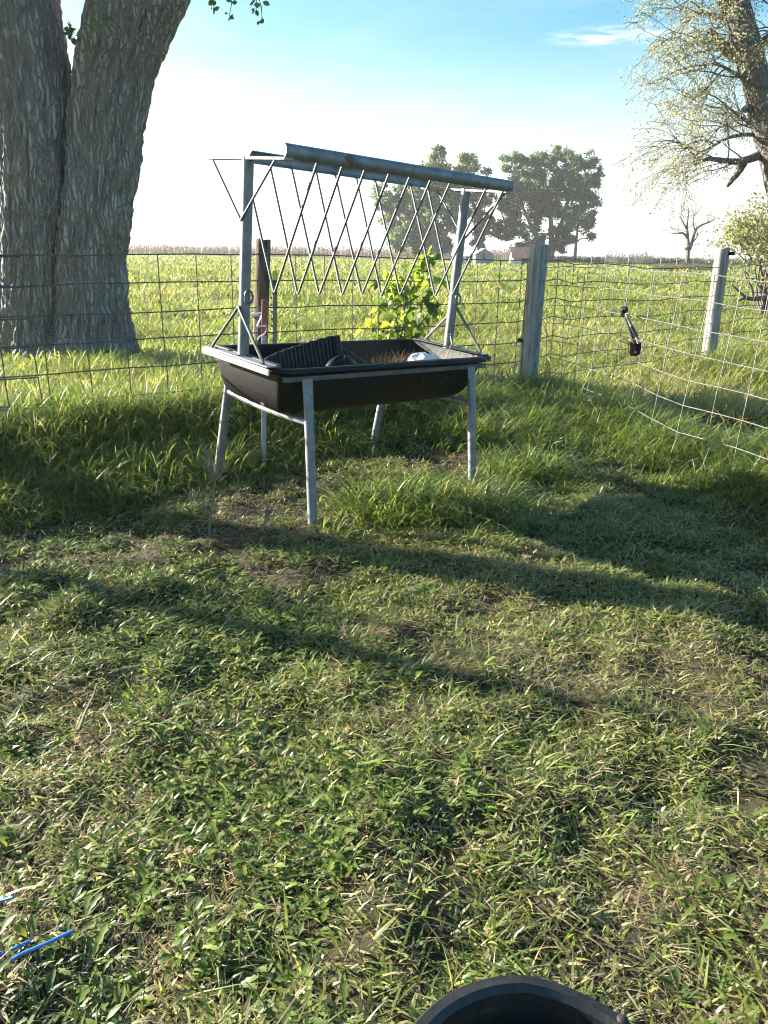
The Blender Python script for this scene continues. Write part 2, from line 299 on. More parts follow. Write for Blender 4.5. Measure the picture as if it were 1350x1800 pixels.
class MB:
    def __init__(s): s.v = []; s.f = []; s.fl = []
    def ring(s, c, ax, r, n, ref=None, rr=None):
        ax = Vector(ax).normalized()
        ref = ref or (Vector((0, 0, 1)) if abs(ax.z) < .9 else Vector((1, 0, 0)))
        a = ax.cross(ref).normalized(); b = ax.cross(a).normalized()
        i0 = len(s.v); c = Vector(c)
        for k in range(n):
            t = 2 * math.pi * k / n
            q = (rr[k] if rr else 1.0) * r
            s.v.append(c + a * (q * math.cos(t)) + b * (q * math.sin(t)))
        return i0
    def tube(s, pts, r, n=6, cap=True, jit=0.0):
        pts = [Vector(p) for p in pts]; R = r if isinstance(r, (list, tuple, np.ndarray)) else [r] * len(pts)
        prev = None; first = None
        ax0 = (pts[-1] - pts[0]); ref = Vector((0, 0, 1)) if abs(ax0.normalized().z) < .8 else Vector((1, 0, 0))
        for i, p in enumerate(pts):
            d = (pts[min(i + 1, len(pts) - 1)] - pts[max(i - 1, 0)])
            if d.length < 1e-9: d = Vector((0, 0, 1))
            rr = [1 + random.uniform(-jit, jit) for _ in range(n)] if jit else None
            k = s.ring(p, d, R[i], n, ref, rr)
            if prev is not None:
                for j in range(n):
                    j2 = (j + 1) % n
                    s.f.append((prev + j, prev + j2, k + j2, k + j))
            else: first = k
            prev = k
        if cap:
            s.f.append(tuple(range(first + n - 1, first - 1, -1))); s.f.append(tuple(range(prev, prev + n)))
        return s
    def box(s, c, size, rot=None):
        c = Vector(c); hx, hy, hz = [q / 2 for q in size]; i0 = len(s.v)
        for x in (-hx, hx):
            for y in (-hy, hy):
                for z in (-hz, hz):
                    p = Vector((x, y, z))
                    if rot is not None: p = rot @ p
                    s.v.append(c + p)
        for q in ((0, 1, 3, 2), (4, 6, 7, 5), (0, 4, 5, 1), (2, 3, 7, 6), (0, 2, 6, 4), (1, 5, 7, 3)): s.f.append(tuple(i0 + k for k in q))
        return s
    def bar(s, a, b, w, h, up=(0, 0, 1)):
        a = Vector(a); b = Vector(b); d = (b - a); L = d.length; d.normalize()
        sd = d.cross(Vector(up)).normalized(); u = sd.cross(d)
        rot = Matrix((d, sd, u)).transposed()
        return s.box((a + b) / 2, (L, w, h), rot)
    def loft(s, rings, cap0=False, cap1=False, closed=True):
        idx = []
        for rg in rings:
            i0 = len(s.v); s.v.extend(Vector(p) for p in rg); idx.append((i0, len(rg)))
        for (a, n), (b, m) in zip(idx[:-1], idx[1:]):
            for j in range(n if closed else n - 1):
                j2 = (j + 1) % n
                s.f.append((a + j, a + j2, b + j2, b + j))
        if cap0: s.f.append(tuple(range(idx[0][0] + idx[0][1] - 1, idx[0][0] - 1, -1)))
        if cap1: s.f.append(tuple(range(idx[-1][0], idx[-1][0] + idx[-1][1])))
        return s
    def mesh(s, name, mat, smooth=True, bevel=0):
        me = bpy.data.meshes.new(name); me.from_pydata([tuple(v) for v in s.v], [], s.f); me.update()
        if mat: me.materials.append(mat)
        if smooth:
            me.shade_smooth()
            try: me.set_sharp_from_angle(angle=math.radians(40))
            except Exception: pass
        return me
    def build(s, name, mat, parent=None, smooth=True, bevel=0):
        o = bpy.data.objects.new(name, s.mesh(name, mat, smooth)); COL.objects.link(o)
        if parent is not None: o.parent = parent
        if bevel:
            m = o.modifiers.new('bevel', 'BEVEL'); m.width = bevel; m.segments = 2; m.limit_method = 'ANGLE'; m.angle_limit = math.radians(50)
        return o

def np_mesh(name, V, T, col=None, mat=None, parent=None, smooth=True, attr='col'):
    """V (n,3), T (m,3) triangles or (m,4) quads."""
    me = bpy.data.meshes.new(name); V = np.ascontiguousarray(V, np.float32); T = np.ascontiguousarray(T, np.int32)
    k = T.shape[1]; m = len(T)
    me.vertices.add(len(V)); me.vertices.foreach_set('co', V.ravel())
    me.loops.add(m * k); me.loops.foreach_set('vertex_index', T.ravel())
    me.polygons.add(m); me.polygons.foreach_set('loop_start', np.arange(0, m * k, k, dtype=np.int32))
    if smooth: me.polygons.foreach_set('use_smooth', np.ones(m, bool))
    if col is not None:
        if col.ndim == 1:
            a = me.attributes.new(attr, 'FLOAT', 'POINT'); a.data.foreach_set('value', col.astype(np.float32))
        else:
            a = me.attributes.new(attr, 'FLOAT_COLOR', 'POINT'); c = np.ones((len(V), 4), np.float32); c[:, :3] = col; a.data.foreach_set('color', c.ravel())
    me.update(calc_edges=True)
    if mat: me.materials.append(mat)
    o = bpy.data.objects.new(name, me); COL.objects.link(o)
    if parent is not None: o.parent = parent
    return o

def blades(P, h, w, yaw, lean, droop, col, levels=3, twist=None):
    """grass blades: returns V, T, C"""
    n = len(P); d = np.stack([np.cos(yaw), np.sin(yaw)], 1)
    ts = np.linspace(0, 1, levels + 1)
    tw = np.zeros(n) if twist is None else twist
    V = np.zeros((n, levels * 2 + 1, 3), np.float32)
    for i, t in enumerate(ts):
        off = h * (lean * t + droop * t * t); zz = h * (t * (1 - 0.25 * lean) - 0.55 * droop * t * t * t)
        c = P.copy(); c[:, 0] += d[:, 0] * off; c[:, 1] += d[:, 1] * off; c[:, 2] += zz
        if i == levels: V[:, levels * 2] = c
        else:
            a = yaw + np.pi / 2 + tw * (0.4 + t)
            hw = w * 0.5 * (0.75 + 0.6 * t - 1.25 * t * t)
            V[:, 2 * i] = c; V[:, 2 * i + 1] = c
            V[:, 2 * i, 0] += np.cos(a) * hw; V[:, 2 * i, 1] += np.sin(a) * hw
            V[:, 2 * i + 1, 0] -= np.cos(a) * hw; V[:, 2 * i + 1, 1] -= np.sin(a) * hw
    tr = []
    for i in range(levels - 1): tr += [(2 * i, 2 * i + 1, 2 * i + 3), (2 * i, 2 * i + 3, 2 * i + 2)]
    tr.append((2 * levels - 2, 2 * levels - 1, 2 * levels))
    T = (np.array(tr)[None] + (np.arange(n) * (levels * 2 + 1))[:, None, None]).reshape(-1, 3)
    C = np.repeat(col[:, None, :], levels * 2 + 1, 1)
    return V.reshape(-1, 3), T, C.reshape(-1, 3)
def join(parts):
    Vs, Ts, Cs = [], [], []; k = 0
    for V, T, C in parts:
        Vs.append(V); Ts.append(T + k); Cs.append(C); k += len(V)
    return np.concatenate(Vs), np.concatenate(Ts), np.concatenate(Cs)

def leaves(P, D, L, wd, profile, col, fold=0.25, curl=0.3, up=None):
    """leaves with a midrib: P base, D unit direction, L length, wd width; profile = list of relative half widths"""
    n = len(P); K = len(profile)
    upv = np.tile(np.array([0, 0, 1.0]), (n, 1)) if up is None else up
    S = np.cross(D, upv); S /= np.maximum(np.linalg.norm(S, axis=1, keepdims=True), 1e-6)
    N = np.cross(S, D)
    V = np.zeros((n, K * 3, 3), np.float32)
    for i, pw in enumerate(profile):
        t = i / (K - 1)
        c = P + D * (L * t)[:, None] - N * (L * curl * t * t)[:, None] if np.isscalar(curl) else P + D * (L * t)[:, None] - N * (L * curl * t * t)[:, None]
        hw = (wd * 0.5 * pw)[:, None]
        V[:, 3 * i] = c + S * hw + N * hw * fold
        V[:, 3 * i + 1] = c
        V[:, 3 * i + 2] = c - S * hw + N * hw * fold
    q = []
    for i in range(K - 1):
        for j in range(2):
            a = 3 * i + j; q += [(a, a + 1, a + 4), (a, a + 4, a + 3)]
    T = (np.array(q)[None] + (np.arange(n) * (K * 3))[:, None, None]).reshape(-1, 3)
    C = np.repeat(col[:, None, :], K * 3, 1)
    return V.reshape(-1, 3), T, C.reshape(-1, 3)

def rand_dirs(n):
    v = RNG.normal(size=(n, 3)); return v / np.linalg.norm(v, axis=1, keepdims=True)
def pick(n, cols, wts, var=0.25):
    cols = np.array(cols); k = RNG.choice(len(cols), n, p=np.array(wts) / np.sum(wts))
    return cols[k] * (1 + var * RNG.uniform(-1, 1, (n, 1)))
G_MID = (.125, .175, .042); G_DARK = (.065, .115, .032); G_YEL = (.215, .245, .062); G_LIME = (.165, .26, .04); STRAW = (.40, .33, .20); PALE = (.27, .265, .14); BROWN = (.17, .125, .085)

# ------------------------------------------------------------------ ground
gx = np.concatenate([-np.geomspace(4.05, 3000, 46)[::-1], np.linspace(-4, 4, 200), np.geomspace(4.05, 3000, 46)])
gy = np.concatenate([-np.geomspace(2.05, 400, 14)[::-1], np.linspace(-2, 9, 260), np.geomspace(9.06, 3500, 80)])
GX, GY = np.meshgrid(gx, gy); GZ = gz(GX, GY)
def bare(x, y):
    """0..1 where the soil is worn bare"""
    b = np.zeros_like(x)
    for (px, py, rx, ry) in BARE:
        c = at_z(px, py); b = np.maximum(b, np.exp(-(((x - c[0]) / rx) ** 2 + ((y - c[1]) / ry) ** 2)))
    return np.clip(b * 1.5 * (0.45 + fbm(x * 3, y * 3, 77)), 0, 1)
BARE = [(330, 950, .55, .26), (470, 900, .35, .25), (180, 985, .5, .18), (780, 818, .25, .2), (1185, 835, .14, .09), (1040, 822, .12, .08), (560, 860, .2, .2), (1290, 770, .5, .45), (520, 1010, .3, .1), (1330, 1335, .09, .05), (1300, 1410, .08, .04), (1000, 1270, .1, .04), (1150, 1190, .08, .04)]
turf = sstep(.15, 1.2, beyond(GX, GY)) * (1 - .3 * bare(GX, GY)) + sstep(20, 60, np.hypot(GX, GY))
turf = np.clip(turf + .12, 0, 1) * 0.9
nx, ny = len(gx), len(gy)
I = np.arange(nx * ny).reshape(ny, nx)
Q = np.stack([I[:-1, :-1], I[:-1, 1:], I[1:, 1:], I[1:, :-1]], -1).reshape(-1, 4)
g = np_mesh('ground', np.stack([GX, GY, GZ], -1).reshape(-1, 3), Q, turf.ravel(), M_ground, attr='turf')
tag(g, 'worn grassy yard running out into a flat pasture', None, None, 'structure')

# ------------------------------------------------------------------ grass
def in_view(x, y, m=.5): return np.abs(x) < 0.53 * (y * .95 + .4) + m
def scatter(dens, y0, y1, fac=None, m=.5):
    xm = .53 * (y1 * .95 + .4) + m
    n = int(dens * 2 * xm * (y1 - y0)); x = RNG.uniform(-xm, xm, n); y = RNG.uniform(y0, y1, n)
    k = in_view(x, y, m)
    if fac is not None: k &= RNG.uniform(0, 1, n) < fac(x, y)
    return x[k], y[k]
def p3(x, y, dz=0.0): return np.stack([x, y, gz(x, y) + dz], 1)

FEED = np.array([-.21, 4.2])
def tallness(x, y):
    """how lush/tall the unmown strip is, 0..1"""
    a = sdA(x, y); t = tA(x, y)
    wdt = np.clip(1.15 - .12 * t, .6, 1.3)
    s = sstep(-wdt - .25, -wdt + .35, a) * (t < 3.7) * (1 - sstep(.1, .7, a))
    c = 1.2 * np.exp(-((sdC(x, y) + .05) / .50) ** 2) * (tC(x, y) > -.3)
    q = at_z(730, 895); f1 = 1.3 * np.exp(-(((x - q[0]) / .52) ** 2 + ((y - q[1]) / .26) ** 2))
    q = at_z(930, 830); f2 = np.exp(-(((x - q[0]) / .35) ** 2 + ((y - q[1]) / .28) ** 2))
    q = at_z(540, 935); f3 = .55 * np.exp(-(((x - q[0]) / .28) ** 2 + ((y - q[1]) / .14) ** 2))
    q = at_z(870, 760); f4 = 1.15 * np.exp(-(((x - q[0]) / .75) ** 2 + ((y - q[1]) / .6) ** 2))
    return np.clip(np.maximum.reduce([s, c, f1, f2, f3, f4]) - .55 * bare(x, y), 0, 1)

def is_yard(x, y): return (beyond(x, y) < .1) & (sdC(x, y) < .1)

def weed_fac(x, y):
    left = sstep(.55, -.75, x + .22 * (y - 2)) * sstep(4.3, 3.6, y)
    pt = fbm(x * 2.6 + 7, y * 2.6, 88)
    f = np.clip(left * 1.1 * sstep(.3, .55, pt) + .30 * sstep(.42, .65, pt), 0, 1)
    q = at_z(600, 985); f = np.maximum(f, .9 * np.exp(-(((x - q[0]) / .5) ** 2 + ((y - q[1]) / .12) ** 2)))
    q = at_z(780, 960); f = np.maximum(f, .8 * np.exp(-(((x - q[0]) / .25) ** 2 + ((y - q[1]) / .12) ** 2)))
    return np.where(is_yard(x, y), f * (1 - .8 * bare(x, y)), 0)
# short trampled yard grass, in tufts
parts = []
def tufted(x, y, k, spread):
    """k blades around each centre"""
    X = np.repeat(x, k) + RNG.normal(0, spread, len(x) * k); Y = np.repeat(y, k) + RNG.normal(0, spread, len(y) * k)
    ang = np.arctan2(Y - np.repeat(y, k), X - np.repeat(x, k)) + RNG.normal(0, .7, len(X))
    return X, Y, ang
def yard_fac(x, y):
    patch = .55 * fbm(x * 2.2, y * 2.2, 41) + .45 * fbm(x * 7.5, y * 7.5, 43, 2)
    f = np.clip((patch - .32) * 4.2, .34, 1)
    return np.where(is_yard(x, y), f * (1 - .93 * bare(x, y)) * (1 - .4 * tallness(x, y)) * (1 - .5 * weed_fac(x, y)), 0)
for (y0, y1, dens, k, hs, ws) in ((.55, 1.7, 2300, 5, .85, 1.0), (1.7, 2.7, 1900, 5, .85, 1.05), (2.7, 4.2, 1300, 5, .9, 1.15), (4.2, 6.5, 600, 5, 1.0, 1.3)):
    x, y = scatter(dens, y0, y1, yard_fac, .95)
    X, Y, ang = tufted(x, y, k, .016)
    n = len(X); lush = fbm(X * 1.4 + 3, Y * 1.4, 55)
    h = RNG.gamma(5, .0072, n) * hs * (.55 + .9 * lush); w = RNG.uniform(.0032, .0075, n) * ws
    c = pick(n, [G_MID, G_DARK, G_YEL, PALE, STRAW], [4, 1.6, 3, 2, 1])
    dry = fbm(X * 1.9 + 9, Y * 1.9 + 4, 63)
    kdry = RNG.uniform(0, 1, n) < np.clip((dry - .44) * 4.0, 0, .85)
    c[kdry] = pick(kdry.sum(), [STRAW, PALE, BROWN], [3, 3, 1]); h[kdry] *= .7; w[kdry] *= .75
    parts.append(blades(p3(X, Y, -.004), h, w, ang, RNG.uniform(.2, 1.3, n), RNG.uniform(.1, .9, n), c, 3, RNG.normal(0, .5, n)))
# flat dry thatch litter
x, y = scatter(5200, .55, 4.8, lambda x, y: np.where(is_yard(x, y), (.3 + .7 * sstep(.4, .65, fbm(x * 1.9 + 9, y * 1.9 + 4, 63))) * (1 - .8 * bare(x, y)), 0), .9)
n = len(x)
parts.append(blades(p3(x, y, .004), RNG.uniform(.012, .036, n), RNG.uniform(.002, .0045, n), RNG.uniform(0, 6.28, n), RNG.uniform(1.2, 2.6, n), RNG.uniform(-.2, .3, n), pick(n, [STRAW, PALE, BROWN, (.24, .16, .11)], [2, 2, 2, 1.4]), 2))
x, y = scatter(6500, .55, 4.6, lambda x, y: yard_fac(x, y) * .9 + .04, .9); k_ = is_yard(x, y); x = x[k_]; y = y[k_]; n = len(x)
parts.append(blades(p3(x, y, RNG.uniform(0, .022, n)), RNG.uniform(.008, .022, n), RNG.uniform(.005, .009, n), RNG.uniform(0, 6.28, n), RNG.uniform(.3, 2.2, n), RNG.uniform(-.2, .8, n), pick(n, [G_MID, G_YEL, PALE, G_LIME, STRAW], [3, 3, 2.5, .7, 1.6]), 2))
V, T, C = join(parts); o = np_mesh('yard_grass', V, T, C, M_grass); tag(o, 'short worn grass and straw of the yard', None, None, 'stuff')

# longer single blades standing out of the short turf
x, y = scatter(70, .6, 4.5, yard_fac, .3)
X, Y, ang = tufted(x, y, 4, .012); n = len(X)
V, T, C = blades(p3(X, Y, -.004), RNG.uniform(.04, .095, n), RNG.uniform(.005, .009, n), ang, RNG.uniform(.3, 1.2, n), RNG.uniform(.2, 1.2, n), pick(n, [G_MID, G_LIME, G_YEL, PALE], [3, 2, 2, 1]), 4, RNG.normal(0, .4, n))
o = np_mesh('longer_grass', V, T, C, M_grass); tag(o, 'longer grass blades among the short turf', None, None, 'stuff')

# broad leaved weeds, thick on the near left
x, y = scatter(1250, .6, 4.4, weed_fac, .35); k = 7
X = np.repeat(x, k); Y = np.repeat(y, k); n = len(X)
ang = RNG.uniform(0, 6.28, n); el = RNG.uniform(.15, 1.05, n)
D = np.stack([np.cos(ang) * np.cos(el), np.sin(ang) * np.cos(el), np.sin(el)], 1)
sz = np.repeat(RNG.uniform(.65, 1.25, len(x)), k)
Lf = RNG.uniform(.014, .034, n) * sz
P = p3(X, Y, .002) + D * (RNG.uniform(.0, .018, n) * sz)[:, None]
PR1 = [.12, .3, .55, .85, 1.0, .9, .55, .05]; PR2 = [.1, .25, .7, .42, 1.0, .6, 1.05, .08]
kk = np.repeat(RNG.uniform(0, 1, len(x)) < .5, k)
cw = pick(n, [(.10, .15, .036), (.13, .185, .042), (.065, .105, .030), (.20, .25, .055)], [3, 4, 1.5, 2])
pa = leaves(P[kk], D[kk], Lf[kk], Lf[kk] * .42, PR1, cw[kk], .3, .45)
pb = leaves(P[~kk], D[~kk], Lf[~kk] * 1.25, Lf[~kk] * .40, PR2, cw[~kk], .25, .5)
V, T, C = join([pa, pb]); o = np_mesh('broadleaf_weeds', V, T, C, M_leaf); tag(o, 'low broad leaved weeds growing through the turf', None, None, 'stuff')

# tall unmown grass along the fence and about the feeder legs
parts = []
for (y0, y1, dens) in ((2.4, 4.4, 700), (4.4, 6.2, 520), (6.2, 8.6, 330)):
    x, y = scatter(dens, y0, y1, lambda x, y: np.where(beyond(x, y) < .5, np.clip(tallness(x, y) * 1.2, 0, 1), 0), .9)
    X, Y, ang = tufted(x, y, 8, .03); n = len(X); tl = tallness(X, Y)
    h = RNG.uniform(.10, .31, n) * (.35 + .75 * tl) * (1.0 + .35 * (fbm(X * 1.7, Y * 1.7, 31) - .5))
    # on the bank the long blades hang over towards the yard
    hang = np.arctan2(-.8, .5); mixk = RNG.uniform(0, 1, n) < .35; ang = np.where(mixk, hang + RNG.normal(0, .7, n), ang)
    c = pick(n, [G_MID, G_DARK, G_YEL, G_LIME, STRAW], [4, 4, 1.6, .9, .5])
    parts.append(blades(p3(X, Y, -.01), h, RNG.uniform(.005, .0095, n), ang, RNG.uniform(.05, .6, n), RNG.uniform(.2, 1.15, n), c, 5, RNG.normal(0, .4, n)))
V, T, C = join(parts); o = np_mesh('tall_grass', V, T, C, M_grass); tag(o, 'tall unmown grass along the fence line', None, None, 'stuff')

# pasture beyond the fence
def field_fac(x, y):
    return np.where(beyond(x, y) > .05, np.clip(.25 + 1.5 * (fbm(x * .7, y * .7, 61) - .2), .3, 1), np.where(sdC(x, y) > .1, .8 * (1 - .9 * bare(x, y)), 0))
parts = []
for (y0, y1, dens, k, sp, h0, h1, w0, w1, lv) in ((3.5, 8, 190, 7, .04, .07, .22, .006, .011, 4), (8, 14, 95, 7, .06, .10, .24, .010, .018, 3), (14, 26, 34, 6, .12, .12, .26, .02, .035, 3), (26, 55, 8.5, 6, .25, .13, .30, .04, .08, 2), (55, 160, 1.15, 5, .6, .14, .32, .10, .22, 2)):
    x, y = scatter(dens, y0, y1, field_fac, .8 + y0 * .03)
    X, Y, ang = tufted(x, y, k, sp); n = len(X)
    lush = fbm(X * .45 + 3, Y * .45, 71)
    h = RNG.uniform(h0, h1, n) * (.5 + lush)
    c = pick(n, [G_MID, G_YEL, G_LIME, PALE, STRAW], [3.4, 2.6, 2.2, 2.4, .6], .35) * 1.12
    pale = RNG.uniform(0, 1, n) < sstep(.42, .68, fbm(X * .35 + 11, Y * .22, 93)) * .45
    c[pale] = pick(pale.sum(), [PALE, STRAW, G_YEL], [3, 1.6, 1.5], .3) * 1.2
    tall = fbm(X * 1.1 + 2, Y * 1.1, 97) > .62
    h[tall] *= 1.7; c[tall] *= .8
    parts.append(blades(p3(X, Y, -.01), h, RNG.uniform(w0, w1, n), ang, RNG.uniform(.1, .8, n), RNG.uniform(.2, 1.1, n), c, lv, RNG.normal(0, .4, n)))
x, y = scatter(.8, 5, 45, lambda x, y: np.where(beyond(x, y) > .3, .4, 0), 2)
X, Y, ang = tufted(x, y, 26, .09); n = len(X)
parts.append(blades(p3(X, Y, -.01), RNG.uniform(.12, .42, n), RNG.uniform(.009, .016, n) * (.6 + Y / 16), ang, RNG.uniform(.05, .7, n), RNG.uniform(.1, .9, n), pick(n, [G_DARK, G_MID, (.12, .115, .05), STRAW], [4, 3, 2, 1]), 3, RNG.normal(0, .4, n)))
V, T, C = join(parts); o = np_mesh('pasture_grass', V, T, C, M_field); tag(o, 'bright pasture grass beyond the wire fence', None, None, 'stuff')

# dirt crumbs on the bare soil
x, y = scatter(700, .8, 5, lambda x, y: np.where(is_yard(x, y), .03 + .9 * bare(x, y), 0), .3); n = len(x)
s_ = RNG.uniform(.002, .007, n); P = p3(x, y, .001)
oc = np.array([(1, 0, 0), (-1, 0, 0), (0, 1, 0), (0, -1, 0), (0, 0, 1), (0, 0, -.5)], float)
V = (P[:, None] + oc[None] * s_[:, None, None] * RNG.uniform(.6, 1.3, (n, 6, 1))).reshape(-1, 3)
tri = np.array([(0, 2, 4), (2, 1, 4), (1, 3, 4), (3, 0, 4), (2, 0, 5), (1, 2, 5), (3, 1, 5), (0, 3, 5)])
T = (tri[None] + (np.arange(n) * 6)[:, None, None]).reshape(-1, 3)
C = np.repeat(pick(n, [(.08, .06, .045), (.12, .09, .065), (.05, .038, .03)], [1, 1, 1])[:, None], 6, 1).reshape(-1, 3)
o = np_mesh('soil_crumbs', V, T, C, M_dry); tag(o, 'crumbs of dry soil on the bare patches', None, None, 'stuff')

# ------------------------------------------------------------------ big double trunk on the left
TREE_C = at_z(118, 636); TY = TREE_C[1]
def stem_rings(keys, nseg, ztop, zlow=-.15):
    """keys: (pixel y, centre px, half width px) read at the trunk's distance -> centre x, radius over height"""
    zs, cx, rr = [], [], []
    for (py, c, hw) in keys:
        p = at_y(c, py, TY); q = at_y(c + hw, py, TY)
        zs.append(p[2]); cx.append(p[0]); rr.append(np.linalg.norm(q - p))
    zs = np.array(zs); k = np.argsort(zs); return zs[k], np.array(cx)[k], np.array(rr)[k]
tree = empty('broad_tree', (TREE_C[0], TY, 0), 'huge old tree with two fused furrowed grey trunks behind the fence', 'tree')
def bark_stem(name, keys, yo, extra, seed, na=190):
    zs, cx, rr = stem_rings(keys, 0, 0)
    for (z, x, r) in extra: zs = np.append(zs, z); cx = np.append(cx, x); rr = np.append(rr, r)
    hz = np.concatenate([np.arange(-.12, 3.75, .0135), np.linspace(3.8, zs[-1], 40)])
    ang = np.linspace(0, 2 * np.pi, na, endpoint=False)
    V = []; R = []
    for z in hz:
        c = np.interp(z, zs, cx); r = np.interp(z, zs, rr)
        fl = 1 + .5 * math.exp(-max(z + .0, 0) / .22)
        for a in ang:
            lob = 1 + .035 * math.sin(3 * a + seed + z * .5) + .02 * math.sin(5 * a + 2 * seed - z) + (fl - 1) * (.45 + .55 * math.sin(3 * a + seed + .6))
            ca, sa = math.cos(a), math.sin(a)
            x = ca * r * lob; y = sa * r * .95 * lob
            wv = mnoise.noise(Vector((x * 2.2, y * 2.2, z * 1.1 + seed * 3)))
            wx = mnoise.noise(Vector((x * 5, y * 5, z * 2.1 + 9 + seed * 3)))
            q = Vector((x + .05 * wv + .02 * wx, y + .05 * wx + .02 * wv, z * .13 + seed * 7))
            e1 = min(1.0, abs(mnoise.noise(Vector((q.x * 11.0, q.y * 11.0, q.z * 12.0 + .35 * wx)))) * 3.2)
            e2 = min(1.0, abs(mnoise.noise(Vector((q.x * 17 + 31, q.y * 17, q.z * 20)))) * 3.6)
            e3 = min(1.0, .45 + 3.0 * abs(mnoise.noise(Vector((x * 14, y * 14 + 50, z * 11 + seed)))))
            dv = mnoise.voronoi(Vector(((x + .05 * wx) * 17, (y + .05 * wv) * 17, z * 4.2 + 1.1 * wx + seed * 5)))[0]
            e4 = min(1.0, (dv[1] - dv[0]) * 2.2)
            e = (e1 ** .7) * (.6 + .4 * e2) * (.7 + .3 * e4) * (.85 + .15 * e3)
            fine = mnoise.fractal(Vector((x * 26, y * 26, z * 9 + seed)), 1.0, 2.0, 3)
            ridge = e
            dp = .050 * (ridge - .5) + .017 * fine
            s = 1 + dp / r
            V.append((c - TREE_C[0] + x * s, yo + y * s, z)); R.append(ridge)
    V = np.array(V); n = len(hz); I = np.arange(n * na).reshape(n, na)
    J = np.roll(I, -1, 1)
    Q = np.stack([I[:-1], J[:-1], J[1:], I[1:]], -1).reshape(-1, 4)
    return np_mesh(name, V, Q, np.array(R), M_bark, tree, attr='ridge')
right_keys = [(655, 160, 68), (600, 157, 64), (450, 156, 58), (300, 176, 61), (220, 184, 63), (140, 195, 68), (60, 219, 77), (0, 241, 84)]
left_keys = [(655, 62, 62), (600, 60, 56), (450, 58, 56), (300, 60, 61), (140, 52, 66), (0, 32, 66)]
kx = lambda px, py: at_y(px, py, TY)
bark_stem('trunk', right_keys, .06, [(4.6, kx(300, 0)[0] - .0, .52), (7.0, kx(420, 0)[0], .34)], 1.3)
bark_stem('trunk', left_keys, -.02, [(4.6, kx(10, 0)[0], .40), (7.5, kx(-60, 0)[0], .28)], 4.1)

def twig_path(p, d, L, n=6, wob=.25, droop=0.0):
    p = Vector(p); d = Vector(d).normalized(); pts = [p.copy()]
    for i in range(n):
        d = (d + Vector((random.gauss(0, wob), random.gauss(0, wob), random.gauss(0, wob))) * .5 + Vector((0, 0, -droop / n))).normalized()
        p = p + d * (L / n); pts.append(p.copy())
    return pts
def grow(mb, tips, p, d, L, r, depth, droop=.2, wob=.3, fork=3, rmin=.004, sides=6):
    n = 6 if depth > 0 else 4
    pts = twig_path(p, d, L, n, wob, droop)
    mb.tube(pts, [max(rmin, r * (1 - .6 * i / n)) for i in range(n + 1)], sides if depth > 0 else 4, cap=False)
    if depth == 0:
        tips.extend(pts[1:]); return
    for k in range(fork + (random.random() < .5)):
        i = random.randint(2, n); q = pts[i]; base = (pts[i] - pts[i - 1]).normalized()
        dv = Vector((random.gauss(0, 1), random.gauss(0, 1), random.gauss(0, .8))).normalized()
        grow(mb, tips, q, base * .9 + dv * .8, L * random.uniform(.45, .7), max(rmin, r * .5), depth - 1, droop, wob, fork, rmin, sides)
    grow(mb, tips, pts[-1], (pts[-1] - pts[-2]), L * .6, max(rmin, r * .4), depth - 1, droop, wob, fork, rmin, sides)
def leaf_cloud(tips, per, spread, size, cols, wts, asp=.6):
    P = np.array([tuple(t) for t in tips]); P = np.repeat(P, per, 0) + RNG.normal(0, spread, (len(P) * per, 3)); n = len(P)
    D = rand_dirs(n); D[:, 2] -= .35; D /= np.linalg.norm(D, axis=1, keepdims=True)
    L = size * RNG.uniform(.6, 1.35, n)
    return leaves(P, D, L, L * asp, [.1, .9, 1.0, .06], pick(n, cols, wts), .2, .2, rand_dirs(n))

def local(o, pts): return [Vector(p) - Vector(o) for p in pts]
# limbs and crown of the left tree (above the picture, with a few hanging twigs in it)
O = Vector((TREE_C[0], TY, 0))
mb = MB(); tips = []
for (sx, z0, dx_, dy_) in ((kx(420, 0)[0], 6.8, .5, .2), (kx(300, 0)[0] + .2, 5.2, .8, .5), (kx(-60, 0)[0], 7.2, -.4, .3), (kx(0, 0)[0], 5.6, -.6, .6)):
    mb = MB(); grow(mb, tips, Vector((sx, TY, z0)) - O, (dx_, dy_, .9), 2.2, .15, 3, .1, .25, 3, .01)
    mb.build('limb', M_branch, tree)
V, T, C = leaf_cloud(tips, 1, .25, .10, [(.07, .13, .04), (.10, .15, .05)], [1, 1]); np_mesh('crown', V, T, C, M_crown, tree)
tw = []
mb = MB()
for (px, py, px2, py2) in ((402, -60, 408, 28), (372, -50, 374, 12), (440, -70, 462, 36), (455, -50, 450, 18), (118, 40, 132, 60), (131, 66, 120, 54), (160, 20, 158, 62), (182, 12, 190, 40)):
    a = at_y(px, py, TY - .55); b = at_y(px2, py2, TY - .55)
    pts = [Vector(a) * (1 - t) + Vector(b) * t + Vector((random.gauss(0, .01), random.gauss(0, .01), 0)) for t in np.linspace(0, 1, 5)]
    MB().tube([p - O for p in pts], .0035, 4).build('twig', M_branch, tree); tw.append(pts)
pp = []
for i, pts in enumerate(tw): pp += [p - O for p in (pts[3:] if i < 4 else pts[1:])]
V, T, C = leaf_cloud(pp, 4, .025, .055, [(.06, .13, .05), (.10, .19, .05)], [1, 1], .7); np_mesh('leaves', V, T, C, M_crown, tree)

